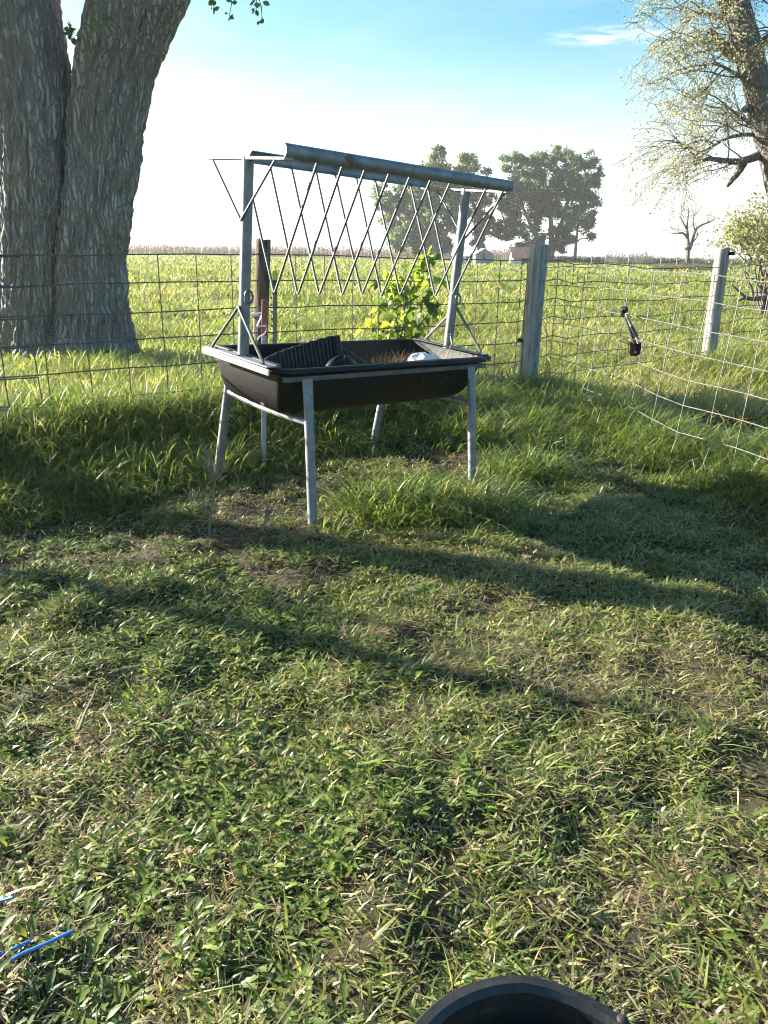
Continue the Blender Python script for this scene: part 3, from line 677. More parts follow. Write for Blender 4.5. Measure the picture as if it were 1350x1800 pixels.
# ------------------------------------------------------------------ posts
def wood_post(name, base, top, r, mat, label, seed, flat=0.0, split=0):
    base = Vector(base); top = Vector(top)
    base = base + (base - top).normalized() * .12
    o = empty(name, tuple(base), label, 'fence post', None)
    d = top - base; L = d.length; ax = d.normalized()
    a = ax.cross(Vector((0, 1, 0))).normalized(); b = ax.cross(a)
    rings = []; n = 40; hs = list(np.linspace(0, L - .02, 34)) + [L - .008, L]
    for i, h in enumerate(hs):
        rg = []
        for k in range(n):
            t = 2 * math.pi * k / n
            q = r * (1 + .05 * mnoise.noise(Vector((math.cos(t) * 1.5, math.sin(t) * 1.5, h * 1.2 + seed))) + .03 * mnoise.noise(Vector((math.cos(t) * 9, math.sin(t) * 9, h * .8 + seed * 3))))
            if abs(((t - 1.9 - .12 * math.sin(h * 3)) + math.pi) % (2 * math.pi) - math.pi) < .09: q -= r * .07   # drying crack
            if abs(((t - 5.0 - .08 * math.sin(h * 4 + 1)) + math.pi) % (2 * math.pi) - math.pi) < .06: q -= r * .05
            if i == len(hs) - 1: q *= .95
            q *= 1.04 - .08 * h / L
            p = ax * h + a * (q * math.cos(t)) + b * (q * math.sin(t))
            if i >= len(hs) - 2: p = p + ax * (.012 * mnoise.noise(p * 25 + Vector((seed, 0, 0))) + .06 * flat * math.cos(t) * r / .09)
            rg.append(p)
        rings.append(rg)
    m = MB(); m.loft(rings, True, True); m.build('shaft', mat, o)
    return o
def staples(o, base, top, zs, r, side):
    base = Vector(base); d = Vector(top) - base
    for z in zs:
        c = base + d * ((z - base.z) / d.z) - Vector(o.location)
        MB().tube([c + Vector(side) * r + Vector((0, 0, .018)), c + Vector(side) * (r + .01) + Vector((0, 0, .015)), c + Vector(side) * (r + .01) + Vector((0, 0, -.015)), c + Vector(side) * r + Vector((0, 0, -.018))], .003, 5).build('staple', M_wire, o)
PMb = np.array([PM[0], PM[1], gz1(*PM)]); PMt = at_y(948, 430, PM[1])
pM = wood_post('wooden_post', PMb, PMt, .088, M_wood_grey, 'thick pale grey wooden corner post where the wire fences meet', 2.2)
PRb = np.array([PR[0], PR[1], gz1(*PR)]); PRt = at_y(1271, 436, PR[1])
pR = wood_post('wooden_post', PRb, PRt, .083, M_wood_grey, 'half sunlit leaning wooden post at the right, beyond the sagging wire panel', 5.1)
tL = 0.88; PL = A0 + AD * tL + AN * .07
PLb = np.array([PL[0], PL[1], gz1(*PL)]); PLt = at_y(463, 421, PL[1])
pL = wood_post('wooden_post', PLb, PLt, .053, M_wood_brown, 'narrow round brown wooden post behind the left end of the feeder', 8.0)
staples(pM, PMb, PMt, (1.2, 1.02, .84, .66, .48, .3), .088, (.55, -.8, 0)); staples(pM, PMb, PMt, (1.2, 1.02, .84, .66, .48, .3), .088, (-.85, -.4, 0))
# black insulator knob on the corner post
q = Vector(PMb) + (Vector(PMt) - Vector(PMb)) * .36 - Vector(pM.location)
MB().tube([q + Vector((-.085, -.03, 0)), q + Vector((-.12, -.04, 0)), q + Vector((-.125, -.042, 0))], [.018, .022, .012], 10).build('insulator', M_black, pM)
q = Vector(PRt) - Vector(pR.location)
MB().tube([q + Vector((.05, -.05, -.06)), q + Vector((.11, -.06, -.06)), q + Vector((.12, -.06, -.06))], [.02, .024, .012], 10).build('insulator', M_black, pR)

# red and grey stake tied to the brown post
sb = at_z(463, 815, .02); st = at_y(466, 527, sb[1] + .02); smid = at_y(464.5, 590, sb[1] + .014); sm2 = at_y(464.3, 611, sb[1] + .012)
stake = empty('marker_stake', tuple(sb), 'thin stake with faded red upper half tied to the brown post', 'stake')
lo = lambda p: Vector(p) - Vector(sb)
MB().bar(lo(sb) + Vector((0, 0, -.1)), lo(smid), .026, .02, (0, 1, 0)).build('lower_shaft', M_stake_grey, stake, bevel=.002)
MB().bar(lo(smid), lo(st), .034, .022, (0, 1, 0)).build('upper_shaft', M_red_wood, stake, bevel=.003)
# white cord round post and stake
cc = at_y(455, 578, sb[1])
cord = MB(); pts = []
for k in range(40):
    t = k / 39 * 4.2 * math.pi
    pts.append(Vector((PL[0] + .0 + .066 * math.cos(t), PL[1] - .10 + .17 * math.sin(t), cc[2] + .012 * k / 39 + .008 * math.sin(t * 1.7))))
tail = [pts[-1]] + [at_y(*q_, sb[1] - .05) for q_ in ((452, 574), (468, 573), (469, 580), (464, 588), (456, 592), (453, 597))]
cord.tube(pts + [Vector(p) for p in tail[1:]], .006, 6)
o = cord.build('tie_cord', M_cord); tag(o, 'white cord knotted round the brown post and red stake', 'cord')

# steel T post with a yellow tip
tb = at_z(483, 712, .03); tt = at_y(483.5, 476, tb[1])
tp = empty('steel_post', tuple(tb), 'slim steel fence post with a yellow tip behind the feeder', 'fence post')
lo = lambda p: Vector(p) - Vector(tb)
f_ = lambda py: lo(at_y(483.5, py, tb[1]))
MB().bar(Vector((0, 0, -.1)), f_(518), .034, .006, (0, 1, 0)).bar(Vector((0, .012, -.1)), f_(518) + Vector((0, .012, 0)), .007, .026, (0, 1, 0)).build('shaft', M_tpost, tp)
MB().bar(f_(518), f_(492), .034, .009, (0, 1, 0)).build('painted_neck', M_rust, tp)
MB().bar(f_(492), f_(476), .037, .016, (0, 1, 0)).build('tip', M_yellow, tp)
for k in range(14):
    z = .15 + k * .055
    MB().box((0, -.006, z), (.014, .012, .018)).build('stud', M_tpost, tp, smooth=False)

# ------------------------------------------------------------------ wire fences
def wire_fence(name, label, cols, rows_z, nsub, top_of, r=.0038, org=None, skip=()):
    """cols: list of (bottom point, top point) uprights; rows: fractions of the height"""
    o = empty(name, tuple(org), label, 'wire fence')
    O = Vector(org)
    ups = [(Vector(b), Vector(t)) for b, t in cols]
    for i, (b, t) in enumerate(ups):
        mid = [b + (t - b) * s + Vector((random.gauss(0, .002), random.gauss(0, .004), 0)) for s in np.linspace(-.01, 1.0, 6)]
        MB().tube([p - O for p in mid], r, 5).build('vertical_wire', M_wire, o)
    for fr in rows_z:
        pts = []
        for i, (b, t) in enumerate(ups):
            p = b + (t - b) * fr; p.z += random.gauss(0, .0025); pts.append(p)
        MB().tube([p - O + Vector((0, -.004, 0)) for p in pts], r * 1.15, 5).build('horizontal_wire', M_wire, o)
    return o
ROWS = [0.012, .14, .285, .43, .575, .715, .86, 1.0]
def up_at(q, z0, z1, lean=(0, 0)): return ((q[0], q[1], z0), (q[0] + lean[0], q[1] + lean[1], z1))
cols = []
for t in np.arange(-3.25, 3.56, .245):
    q = A0 + AD * t; cols.append(up_at(q, -.015, 1.215 + .012 * math.sin(t * 1.7), (.012 * math.sin(t * 2), -.01)))
cols.append(up_at(PM - AD * .09, -.01, 1.22))
wire_fence('wire_fence', 'square mesh wire fence running behind the feeder to the corner post', cols, ROWS, 1, None, org=(A0[0], A0[1], 0))
cols = []
e = -.61
for k in range(12):
    t = e - k * .245; q = A0 + AD * t + AN * (-.035 - .004 * k)
    cols.append(up_at(q, -.04 + .004 * k, 1.21 - .004 * k, (-AD[0] * .055, -AD[1] * .055 + .045)))
cols = cols[::-1]
wire_fence('wire_fence', 'spare wire mesh panel leaning on the fence before the big tree', cols, [r_ * .985 + .006 for r_ in ROWS], 1, None, org=(A0[0] - 1, A0[1] - .7, 0))
cols = []
for s in np.arange(.10, 6.3, .245):
    q = PM + BD * s; z = gz1(*q); cols.append(up_at(q, z, z + 1.16 + .02 * math.cos(s)))
wire_fence('wire_fence', 'far wire mesh fence from the corner post past the sunlit post', cols, ROWS, 1, None, org=(PM[0] + 1, PM[1] + .7, 0), r=.0038)
# sagging panel from the corner post towards the viewer's right; uprights as read off the ground line
cb = [(960, 690, 962, 470), (985, 697, 995, 468), (1005, 706, 1030, 470), (1028, 719, 1068, 471), (1065, 735, 1111, 473), (1103, 752, 1152, 478), (1139, 777, 1201, 480), (1181, 801, 1254, 484), (1232, 816, 1306, 490), (1285, 832, 1356, 497), (1345, 856, 1420, 503), (1415, 886, 1495, 512), (1500, 925, 1590, 524), (1610, 975, 1710, 540), (1745, 1040, 1860, 560)]
cols = []
for (bx, by, tx_, ty_) in cb:
    b = at_z(bx, by, .06); t = at_y(tx_, ty_, b[1] + .03); cols.append((tuple(b), tuple(t)))
pc = wire_fence('wire_fence', 'sagging wire mesh panel pulled from the corner post towards the right', cols, [.0, .125, .25, .375, .5, .635, .77, 1.0][:0] + [.0, .14, .29, .43, .57, .71, .86, 1.0], 1, None, org=(1.8, 5.6, 0), r=.0025)
# a single high strand between the two grey posts
a = Vector(PMt) + Vector((.05, -.06, -.09)); b = Vector(PRt) + Vector((.0, -.06, -.06))
sw = MB().tube([a + (b - a) * t + Vector((0, 0, -.09 * math.sin(math.pi * t))) for t in np.linspace(0, 1, 12)], .002, 5).build('strand_wire', M_wire)
tag(sw, 'single slack wire strung between the two grey posts', 'wire')

# bracket hanging on the sagging panel
BY = float(at_z(1085, 742, .06)[1]) - .03
bk = lambda px, py, dy=0.0: Vector(at_y(px, py, BY + dy))
bo = bk(1116, 625)
brk = empty('latch_bracket', tuple(bo), 'black and tan latch bracket hanging on the sagging wire panel', 'bracket')
lo = lambda p: p - bo
def slab(pxs, th, name, mat, dy=0.0):
    fr = [lo(bk(x, y, dy)) for x, y in pxs]; bkf = [p + Vector((0, th, 0)) for p in fr]
    m = MB(); m.loft([fr, bkf], True, True); return m.build(name, mat, brk, smooth=False, bevel=.003)
slab([(1093, 541), (1104, 537), (1104, 549), (1099, 560), (1092, 556)], .03, 'top_plate', M_black)
MB().tube([lo(bk(1099, 551)), lo(bk(1107, 575)), lo(bk(1116, 603))], .017, 8).build('channel_bar', M_bar_dark, brk)
MB().tube([lo(bk(1101, 551, -.03)), lo(bk(1110, 573, -.03))], .012, 8).build('slanted_bar', M_tan, brk)
MB().tube([lo(bk(1110, 573, -.03)), lo(bk(1119, 591, -.03))], .0135, 8).build('sleeve', M_bar_dark, brk)
MB().tube([lo(bk(1119, 591, -.03)), lo(bk(1123, 603, -.03))], .012, 8).build('slanted_bar', M_tan, brk)
slab([(1107, 601), (1114, 602), (1114, 627), (1107, 626)], .04, 'channel_side', M_rust)
slab([(1115, 603), (1127, 601), (1128, 608), (1126, 622), (1117, 627), (1115, 626)], .04, 'channel_plate', M_black, -.02)
MB().tube([lo(bk(1117, 619, -.025)), lo(bk(1117, 619, -.04))], .009, 8).build('bolt', M_galv_rail, brk)
MB().tube([lo(bk(1098, 543, -.003)), lo(bk(1098, 543, -.012))], .006, 8).build('bolt', M_galv_rail, brk)
MB().tube([lo(bk(1107, 603)), lo(bk(1098, 596)), lo(bk(1090, 595)), lo(bk(1088, 597)), lo(bk(1097, 602)), lo(bk(1107, 606))], .0035, 5).build('tie_wire', M_galv_rail, brk)

for (x0, y0) in ((1098, 541), (1101, 556)):      # thin wires tying the bracket to the mesh
    c = lo(bk(x0, y0, -.012)); MB().tube([c + Vector((.022 * math.cos(a), -.006 + .02 * math.sin(a), .012 * math.cos(a))) for a in np.linspace(0, 6.28, 12)], .0025, 5).build('tie_wire', M_wire, brk)
# ------------------------------------------------------------------ hay feeder
FE = dict(X=-.2122, Y=4.2029, Z=.0281, yaw=.7332, tx=.0734, ty=.0333)
def rot3(ax, a): return Matrix.Rotation(a, 4, ax)
FM = Matrix.Translation((FE['X'], FE['Y'], FE['Z'])) @ rot3('Z', FE['yaw']) @ rot3('X', FE['tx']) @ rot3('Y', FE['ty'])
fd = empty('hay_feeder', (0, 0, 0), 'galvanised hay feeder with zigzag rod rack over a long black trough', 'hay feeder')
fd.matrix_world = FM
L_, W_, ZR = 1.464, .647, .706
def rrect(cx, cy, hx, hy, r, z, n=7):
    pts = []
    for (sx, sy, a0) in ((1, 1, 0), (-1, 1, 90), (-1, -1, 180), (1, -1, 270)):
        for k in range(n):
            a = math.radians(a0 + 90 * k / (n - 1)); pts.append((cx + sx * (hx - r) + r * math.cos(a), cy + sy * (hy - r) + r * math.sin(a), z))
    return pts
hx, hy = L_ / 2 - .04, W_ / 2 - .024
t = MB()
prof_out = [(0, 1, 1, .045), (-.06, .992, .985, .045), (-.13, .978, .955, .05), (-.18, .958, .92, .055), (-.205, .93, .88, .06), (-.222, .89, .80, .06), (-.23, .83, .70, .06)]
rings = [rrect(0, 0, hx * a, hy * b, c, ZR + dz) for dz, a, b, c in prof_out]
def skew(rg_):      # the right end of the tub is rounder than the left
    return [(p[0] - (max(0, p[0]) * (.16 * ((ZR - p[2]) / .23) ** 3.0)), p[1], p[2]) for p in rg_]
rings = [skew(q) for q in rings]
inner = [rrect(0, 0, hx * a - .012, hy * b - .012, c * .85, ZR + max(dz + .01, -.215)) for dz, a, b, c in reversed(prof_out)]
inner = [skew(q) for q in inner]
t.loft(rings); 
t2 = rings[-1]; t.loft([rings[-1], [(p[0] * .02, p[1] * .02, p[2]) for p in rings[-1]]])
t.loft([[(p[0] * .02, p[1] * .02, p[2]) for p in inner[0]]] + inner)
t.build('trough', M_black, fd)
# rolled black rim
rim = MB(); cs = []
for k in range(11):
    a = math.pi * (-.15 + 1.3 * k / 10)
    cs.append((math.cos(a), math.sin(a)))
rgs = [rrect(0, 0, hx + .020 + .024 * c, hy + .016 + .024 * c, .07 + .02 * c, ZR - .004 + .017 * s) for c, s in cs]
rim.loft(rgs); rb = rim.build('rim', M_black, fd)
# steel frame: long angle rails front and back, flat strips on the ends
for sy in (-1, 1):
    MB().box((0, sy * (W_ / 2 - .004), ZR - .036), (L_ - .07, .006, .024)).box((0, sy * (W_ / 2 - .02), ZR - .028), (L_ - .09, .03, .004)).build('side_rail', M_rail_dull, fd, bevel=.0015)
for sx in (-1, 1):
    MB().box((sx * (L_ / 2 - .012), 0, ZR + .0175), (.075, W_ - .09, .007)).box((sx * (L_ / 2 + .026), 0, ZR - .003), (.006, W_ - .05, .030)).build('end_rail', M_galv_rail, fd, bevel=.002)
    MB().box((sx * (L_ / 2 - .045), 0, ZR + .022), (.03, W_ - .1, .006)).build('end_strip', M_black, fd, bevel=.002)
    for yy in (-.2, .0, .2):
        MB().tube([(sx * (L_ / 2 + .005), yy, ZR + .018), (sx * (L_ / 2 + .005), yy, ZR + .026)], .008, 8).build('bolt', M_rod, fd)
# legs: flattened at the top, splayed, on a foot
for sx in (-1, 1):
    for sy in (-1, 1):
        top = Vector((sx * .565, sy * (W_ / 2 + .004), ZR - .035)); foot = Vector((sx * .575, sy * .45, -.05))
        m = MB(); d = (foot - top); ax = d.normalized(); sd = Vector((1, 0, 0)); nrm = ax.cross(sd).normalized()
        rg = []
        for s, ra, rb_ in ((0, .031, .006), (.07, .030, .007), (.12, .027, .016), (.2, .0235, .0235), (.6, .0235, .0235), (1, .0235, .0235)):
            c = top + d * s; rg.append([c + sd * (ra * math.cos(2 * math.pi * k / 14)) + nrm * (rb_ * math.sin(2 * math.pi * k / 14)) for k in range(14)])
        m.loft(rg, True, True); lg = m.build('leg', M_galv, fd)
    za, ya = .47, .352
    pts = [Vector((sx * .57, -ya * (1 - 2 * s), za - .014 * math.sin(math.pi * s))) for s in np.linspace(0, 1, 13)]
    MB().tube(pts, .0165, 10).build('stretcher', M_galv, fd)
# uprights and braces
UX, ZT = 1.415 / 2, 1.597
for sx in (-1, 1):
    MB().tube([(sx * UX, 0, ZR + .0), (sx * UX, 0, ZT - .004)], .0265, 16).build('upright', M_galv, fd)
    MB().bar((sx * UX, -.31, ZT - .012), (sx * UX, .34, ZT - .012), .045, .012).build('cross_arm', M_galv_rail, fd, bevel=.002)
    for sy in (-1, 1):
        x = sx * (UX + .03)
        MB().tube([(x, 0, .955), (x + sx * .004, sy * .012, .94), (x + sx * .006, sy * .225, ZR + .03), (x + sx * .006, sy * .228, ZR + .015)], .0075, 7).build('brace', M_rod, fd)
    # eyelet
    pts = [(sx * (UX) - .012 + .0 * k, -.034 + 0 * k, 1.03) for k in range(2)]
    ey = [Vector((sx * UX + .022 * math.cos(a), -.03 - .004, 1.0 + .03 * math.sin(a))) for a in np.linspace(0, 2 * math.pi, 13)]
    MB().tube(ey, .005, 6).build('eyelet', M_rod, fd)
# half pipe top bars
BL, BW = 1.4547, .3026
for sy in (-1, 1):
    m = MB(); outer = []; n = 12
    rr_ = .030
    for x in (-BL / 2 if sy < 0 else -.50, BL / 2):
        ro = []; ri = []
        for k in range(n + 1):
            a = math.radians(-75 + 150 * k / n)
            ro.append(Vector((x, sy * (BW - .012 + rr_ * math.cos(a)), ZT + .018 + rr_ * math.sin(a))))
            ri.append(Vector((x, sy * (BW - .012 + (rr_ - .004) * math.cos(a)), ZT + .018 + (rr_ - .004) * math.sin(a))))
        outer.append(ro + ri[::-1])
    m.loft(outer, True, True)
    m.build('top_bar', M_galv, fd)
# V rods
KX, LK, ZK = .0727, 1.2301, 1.009
for i in range(10):
    if i == 7: continue
    x = KX - LK / 2 + i * LK / 9 + random.gauss(0, .003)
    a, b = Vector((x, -BW + .016, ZT + .0)), Vector((x + random.gauss(0, .004), BW - .016, ZT + .0)); k = Vector((x, 0, ZK + random.gauss(0, .003)))
    pts = [a, a + (k - a) * .97]
    for s in np.linspace(0, 1, 5):
        p1 = a + (k - a) * .97; p2 = b + (k - b) * .97
        pts.append(p1 * (1 - s) ** 2 + k * 2 * s * (1 - s) + p2 * s ** 2)
    pts += [b + (k - b) * .97, b]
    MB().tube(pts, .0062, 7).build('rack_rod', M_rod, fd)
for sx in (-1, 1):
    x = sx * (UX + .03); a, b, k = Vector((x, -BW + .05, ZT - .02)), Vector((x, BW - .05, ZT - .02)), Vector((x, 0, 1.33))
    MB().tube([a, a + (k - a) * .96, k, b + (k - b) * .96, b], .0055, 7).build('end_rod', M_rod, fd)
# a wavy length of wire left lying along the right end rail / hanging loops
loc = lambda x, y, z: FM @ Vector((x, y, z))

# ribbed black tray in the trough
tray = empty('ribbed_tray', tuple(loc(-.3, .02, .52)), 'ribbed black plastic tray tilted up at the left in the trough', 'tray')
O = loc(-.3, .02, .52)
m = MB(); nx_ = 120; rows = 7; rings = []
for side in (0, 1):
    pass
def tray_pt(s, h, th):
    # s 0..1 along, h 0..1 up, th = thickness offset
    x = -.655 + .655 * s; y = -.10 + .20 * s + .03 * math.sin(s * 3.1) + .05 * h * .4
    zlo = .50 + .03 * s; zhi = .695 + .08 * s - .05 * math.exp(-s / .06)
    rib = .018 * (0.5 + .5 * math.cos(s * 2 * math.pi * 21)) ** .6 if s < .93 else .018
    yy = y - rib * (1 if th == 0 else 0) + (.014 if th else 0)
    return loc(x, yy + .06 * h, zlo + (zhi - zlo) * h) - O
hl = np.linspace(0, 1, 6)
for s in np.linspace(0, 1, 190):
    rings.append([tray_pt(s, h, 0) for h in hl] + [tray_pt(s, h, 1) for h in hl[::-1]])
m.loft(rings, True, True); m.build('ribbed_wall', M_tray, tray)
m = MB(); e0 = [tray_pt(1, h, 0) for h in (0, 1)]
m.bar(tray_pt(.985, 0, 0) + Vector((0, -.004, 0)), tray_pt(.985, 1.02, 0) + Vector((0, -.004, 0)), .03, .035, (0, 1, 0)); m.build('end_lip', M_tray, tray, bevel=.004)
m = MB(); m.tube([tray_pt(s, 1.0, 0) + Vector((0, .01, .003)) for s in np.linspace(.03, .98, 30)], .006, 6); m.build('top_edge', M_tray, tray)
lump = MB(); rg = []
for k in range(9):
    a = math.pi / 2 * k / 8
    rg.append([loc(-.22 + .12 * math.cos(a) * math.cos(b), -.16 + .07 * math.cos(a) * math.sin(b), .62 + .11 * math.sin(a) + .008 * math.sin(3 * b)) for b in np.linspace(0, 2 * math.pi, 20, endpoint=False)])
lump.loft(rg, True, True); o = lump.build('rubber_lump', M_black); tag(o, 'rounded black rubber lump against the ribbed tray in the trough', 'lump')

# white bag in the right end of the trough
m = MB(); rg = []
for k in range(10):
    a = -.3 + (math.pi / 2 + .3) * k / 9
    rg.append([loc(.50 + .10 * math.cos(a) * math.cos(b) * (1 + .1 * math.sin(3 * b + k)), -.01 + .085 * math.cos(a) * math.sin(b), .650 + .038 * math.sin(a) + .008 * math.sin(4 * b + k * .7)) for b in np.linspace(0, 2 * math.pi, 24, endpoint=False)])
m.loft(rg, True, True); o = m.build('white_bag', M_white); tag(o, 'white rounded plastic bundle at the right end of the trough', 'bag')
# old hay and chaff in the trough
n = 1500
x = np.clip(RNG.normal(.2, .28, n), -.5, .6); y = np.clip(RNG.normal(-.1, .12, n), -.25, .22); hz_ = .53 + .10 * np.exp(-((x - .2) / .3) ** 2) * np.exp(-((y + .1) / .15) ** 2) + RNG.uniform(0, .025, n)
P = np.array([tuple(loc(a, b, c)) for a, b, c in zip(x, y, hz_)])
V, T, C = blades(P, RNG.uniform(.05, .14, n), RNG.uniform(.002, .004, n), RNG.uniform(0, 6.28, n), RNG.uniform(.5, 2.5, n), RNG.uniform(-.5, .6, n), pick(n, [(.14, .10, .06), (.09, .065, .045), (.25, .19, .11)], [2, 2, 1]), 3)
o = np_mesh('old_hay', V, T, C, M_dry); tag(o, 'dark old hay left in the trough', None, None, 'stuff')
m = MB(); rg = []
for k in range(7):
    a = math.pi / 2 * k / 6
    rg.append([loc(.2 + .40 * math.cos(a) * math.cos(b), -.04 + .2 * math.cos(a) * math.sin(b), .50 + .10 * math.sin(a) + .012 * math.sin(5 * b + k)) for b in np.linspace(0, 2 * math.pi, 26, endpoint=False)])
# twine hanging from the right upright and over the rim
tw_ = [loc(*p) for p in ((.69, -.028, .80), (.70, .03, .795), (.715, .0, .79), (.69, -.028, .785), (.63, -.1, .76), (.58, -.12, .70), (.55, -.10, .64))]
o = MB().tube(tw_, .003, 5).build('twine', M_twine); tag(o, 'loose tan twine looped round the right upright of the feeder', 'twine')
tw_ = [loc(*p) for p in ((.10, .27, .70), (.16, .2, .66), (.22, .12, .60), (.24, .06, .64), (.27, .02, .60))]
o = MB().tube(tw_, .003, 5).build('wire_scrap', M_rod); tag(o, 'thin bent wire lying over the back rim of the trough', 'wire')

# ------------------------------------------------------------------ leafy sapling behind the feeder
sp = A0 + AD * 2.35 + AN * .12
SPO = Vector((sp[0], sp[1], gz1(*sp)))
sap = empty('leafy_sapling', tuple(SPO), 'yellow green leafy sapling growing up through the fence behind the feeder', 'sapling')
SY = sp[1]
stems = [[(700, 690), (705, 600), (722, 520), (742, 470), (755, 437)], [(690, 690), (672, 610), (655, 560), (650, 510), (672, 480)], [(700, 690), (700, 590), (690, 530), (700, 480)], [(702, 690), (722, 590), (745, 560), (762, 520)]]
sp_pts = []
for s in stems:
    pts = [Vector(at_y(x, y, SY + random.uniform(-.12, .12))) - SPO for x, y in s]
    fine = []
    for a, b in zip(pts[:-1], pts[1:]):
        for k in range(4): fine.append(a + (b - a) * (k / 4) + Vector((random.gauss(0, .01), random.gauss(0, .01), 0)))
    fine.append(pts[-1]); MB().tube(fine, [.008 * (1 - .7 * i / len(fine)) for i in range(len(fine))], 6).build('stem', M_branch, sap)
    sp_pts.append(fine)
def leaf_mesh(name, col, sz):
    V, T, C = leaves(np.zeros((1, 3)), np.array([[1.0, 0, 0]]), np.array([sz]), np.array([sz * .85]), [.5, .95, 1.0, .82, .5, .03], np.array([col]), .38, .45)
    me = bpy.data.meshes.new(name); me.from_pydata(V.tolist(), [], T.tolist()); me.shade_smooth()
    return me
leaf_cols = [((.20, .29, .035), 3), ((.32, .35, .035), 2), ((.12, .19, .035), 4), ((.075, .13, .03), 3), ((.45, .45, .05), .8), ((.24, .24, .12), .8)]
leaf_meshes = []
for c, wt in leaf_cols:
    mt = leaf_mat('sapling_leaf', False, c, .58, .4, .5); me = leaf_mesh('leaf', c, .080); me.materials.append(mt); leaf_meshes.append(me)
blobs = [(676, 540, 30, 45, .35), (665, 570, 24, 26, .6), (715, 530, 34, 40, .15), (740, 490, 26, 40, .1), (750, 455, 16, 18, .4), (720, 575, 40, 24, .25), (700, 590, 50, 14, .4), (760, 535, 18, 26, .05), (690, 500, 26, 24, .3)]
nl = 0
while nl < 285:
    bx, by, rx, ry, yel = random.choice(blobs)
    px = random.gauss(bx, rx * .55); py = random.gauss(by, ry * .55)
    p = Vector(at_y(px, py, SY + random.gauss(0, .13))) - SPO
    if random.random() < yel: k = random.choice([0, 1, 1, 4, 0, 5])
    else: k = random.choice([2, 3, 2, 0, 3, 2, 5])
    o = bpy.data.objects.new('leaf', leaf_meshes[k]); COL.objects.link(o); o.parent = sap; o.location = p
    o.rotation_euler = (random.uniform(-.9, .9), random.uniform(-.1, 1.2), random.uniform(0, 6.28)); s = random.uniform(.6, 1.25); o.scale = (s, s, s)
    nl += 1

# ------------------------------------------------------------------ dead weeds in front of the feeder
def dead_weed(px, py, hpx, seed, label, nb=9, lean=.1):
    random.seed(seed)
    b = at_z(px, py, 0); b[2] = gz1(b[0], b[1]); O = Vector(b)
    o = empty('dead_weed', tuple(b), label, 'weed')
    top = Vector(at_y(px + lean * hpx, py - hpx, b[1])) - O
    pts = [top * t + Vector((random.gauss(0, .003), random.gauss(0, .003), 0)) * (1 if t > 0 else 0) for t in np.linspace(0, 1, 9)]
    MB().tube(pts, [.005 - .0035 * t for t in np.linspace(0, 1, 9)], 6).build('stem', M_twig, o)
    for k in range(nb):
        i = random.randint(2, 7); a = random.uniform(0, 6.28); L = top.length * random.uniform(.3, .6) * (1.1 - .08 * i)
        m = MB(); tp_ = twig_path(pts[i], Vector((math.cos(a) * 1.0, math.sin(a) * .5, 1.0)), L, 6, .10, -.1)
        m.tube(tp_, [.0036 - .002 * t for t in np.linspace(0, 1, 7)], 5, cap=False)
        for j in range(5):
            q = tp_[random.randint(2, 6)]; tq = twig_path(q, Vector((random.gauss(0, .6), random.gauss(0, .6), 1)), L * random.uniform(.15, .4), 3, .2, -.1)
            m.tube(tq, [.0022, .0019, .0016, .0013], 4, cap=False)
            for u in range(3):
                c = tq[random.randint(1, 3)]; m.tube([c, c + Vector((random.gauss(0, .004), random.gauss(0, .004), .007))], [.0032, .0015], 4)
        m.build('branch', M_twig, o)
    return o
dead_weed(368, 948, 168, 3, 'tall dry branching weed on the bare dirt before the left legs', 10, .1)
dead_weed(462, 938, 46, 5, 'low brown dry weed between the branching weed and the near leg', 5, .15)
dead_weed(418, 915, 40, 9, 'small thin dry weed on the dirt under the left end of the feeder', 3, -.1)
random.seed(21)

# fallen twigs in the turf
def twig(pxs, r, label):
    pts = []
    for (x, y) in pxs:
        p = at_z(x, y, .02); p[2] = gz1(p[0], p[1]) + .03; pts.append(Vector(p))
    o = MB().tube(pts, [r * (1 - .4 * i / len(pts)) for i in range(len(pts))], 6).build('fallen_twig', M_twig); tag(o, label, 'twig')
twig([(138, 1290), (150, 1252), (163, 1228), (172, 1208)], .0045, 'pale bent twig lying among the broad leaved weeds')
twig([(195, 1240), (183, 1262), (197, 1290), (196, 1302)], .003, 'short thin twig beside the pale bent twig in the weeds')
twig([(0, 1216), (30, 1222), (52, 1234)], .003, 'thin dry twig at the left edge of the weedy turf')
# blue cords at the near left
def blue(pxs, r, label, z0=.035):
    pts = [Vector(at_z(x, y, z0 + dz)) for x, y, dz in pxs]
    o = MB().tube(pts, r, 8).build('blue_cord', M_blue); tag(o, label, 'cord', 'blue cords in the near grass')
blue([(-60, 1736, 0), (0, 1699, .01), (40, 1676, .017), (85, 1657, .022), (127, 1637, .026)], .0033, 'longest blue cord end, poking out over the near left grass')
blue([(-60, 1709, 0), (0, 1680, .0), (30, 1665, .005), (52, 1655, .005)], .0033, 'second blue cord end, half hidden in grass beside the longest one')
blue([(-60, 1602, 0), (0, 1584, .01), (23, 1577, .02)], .003, 'shortest blue cord end, above the other two at the near left')

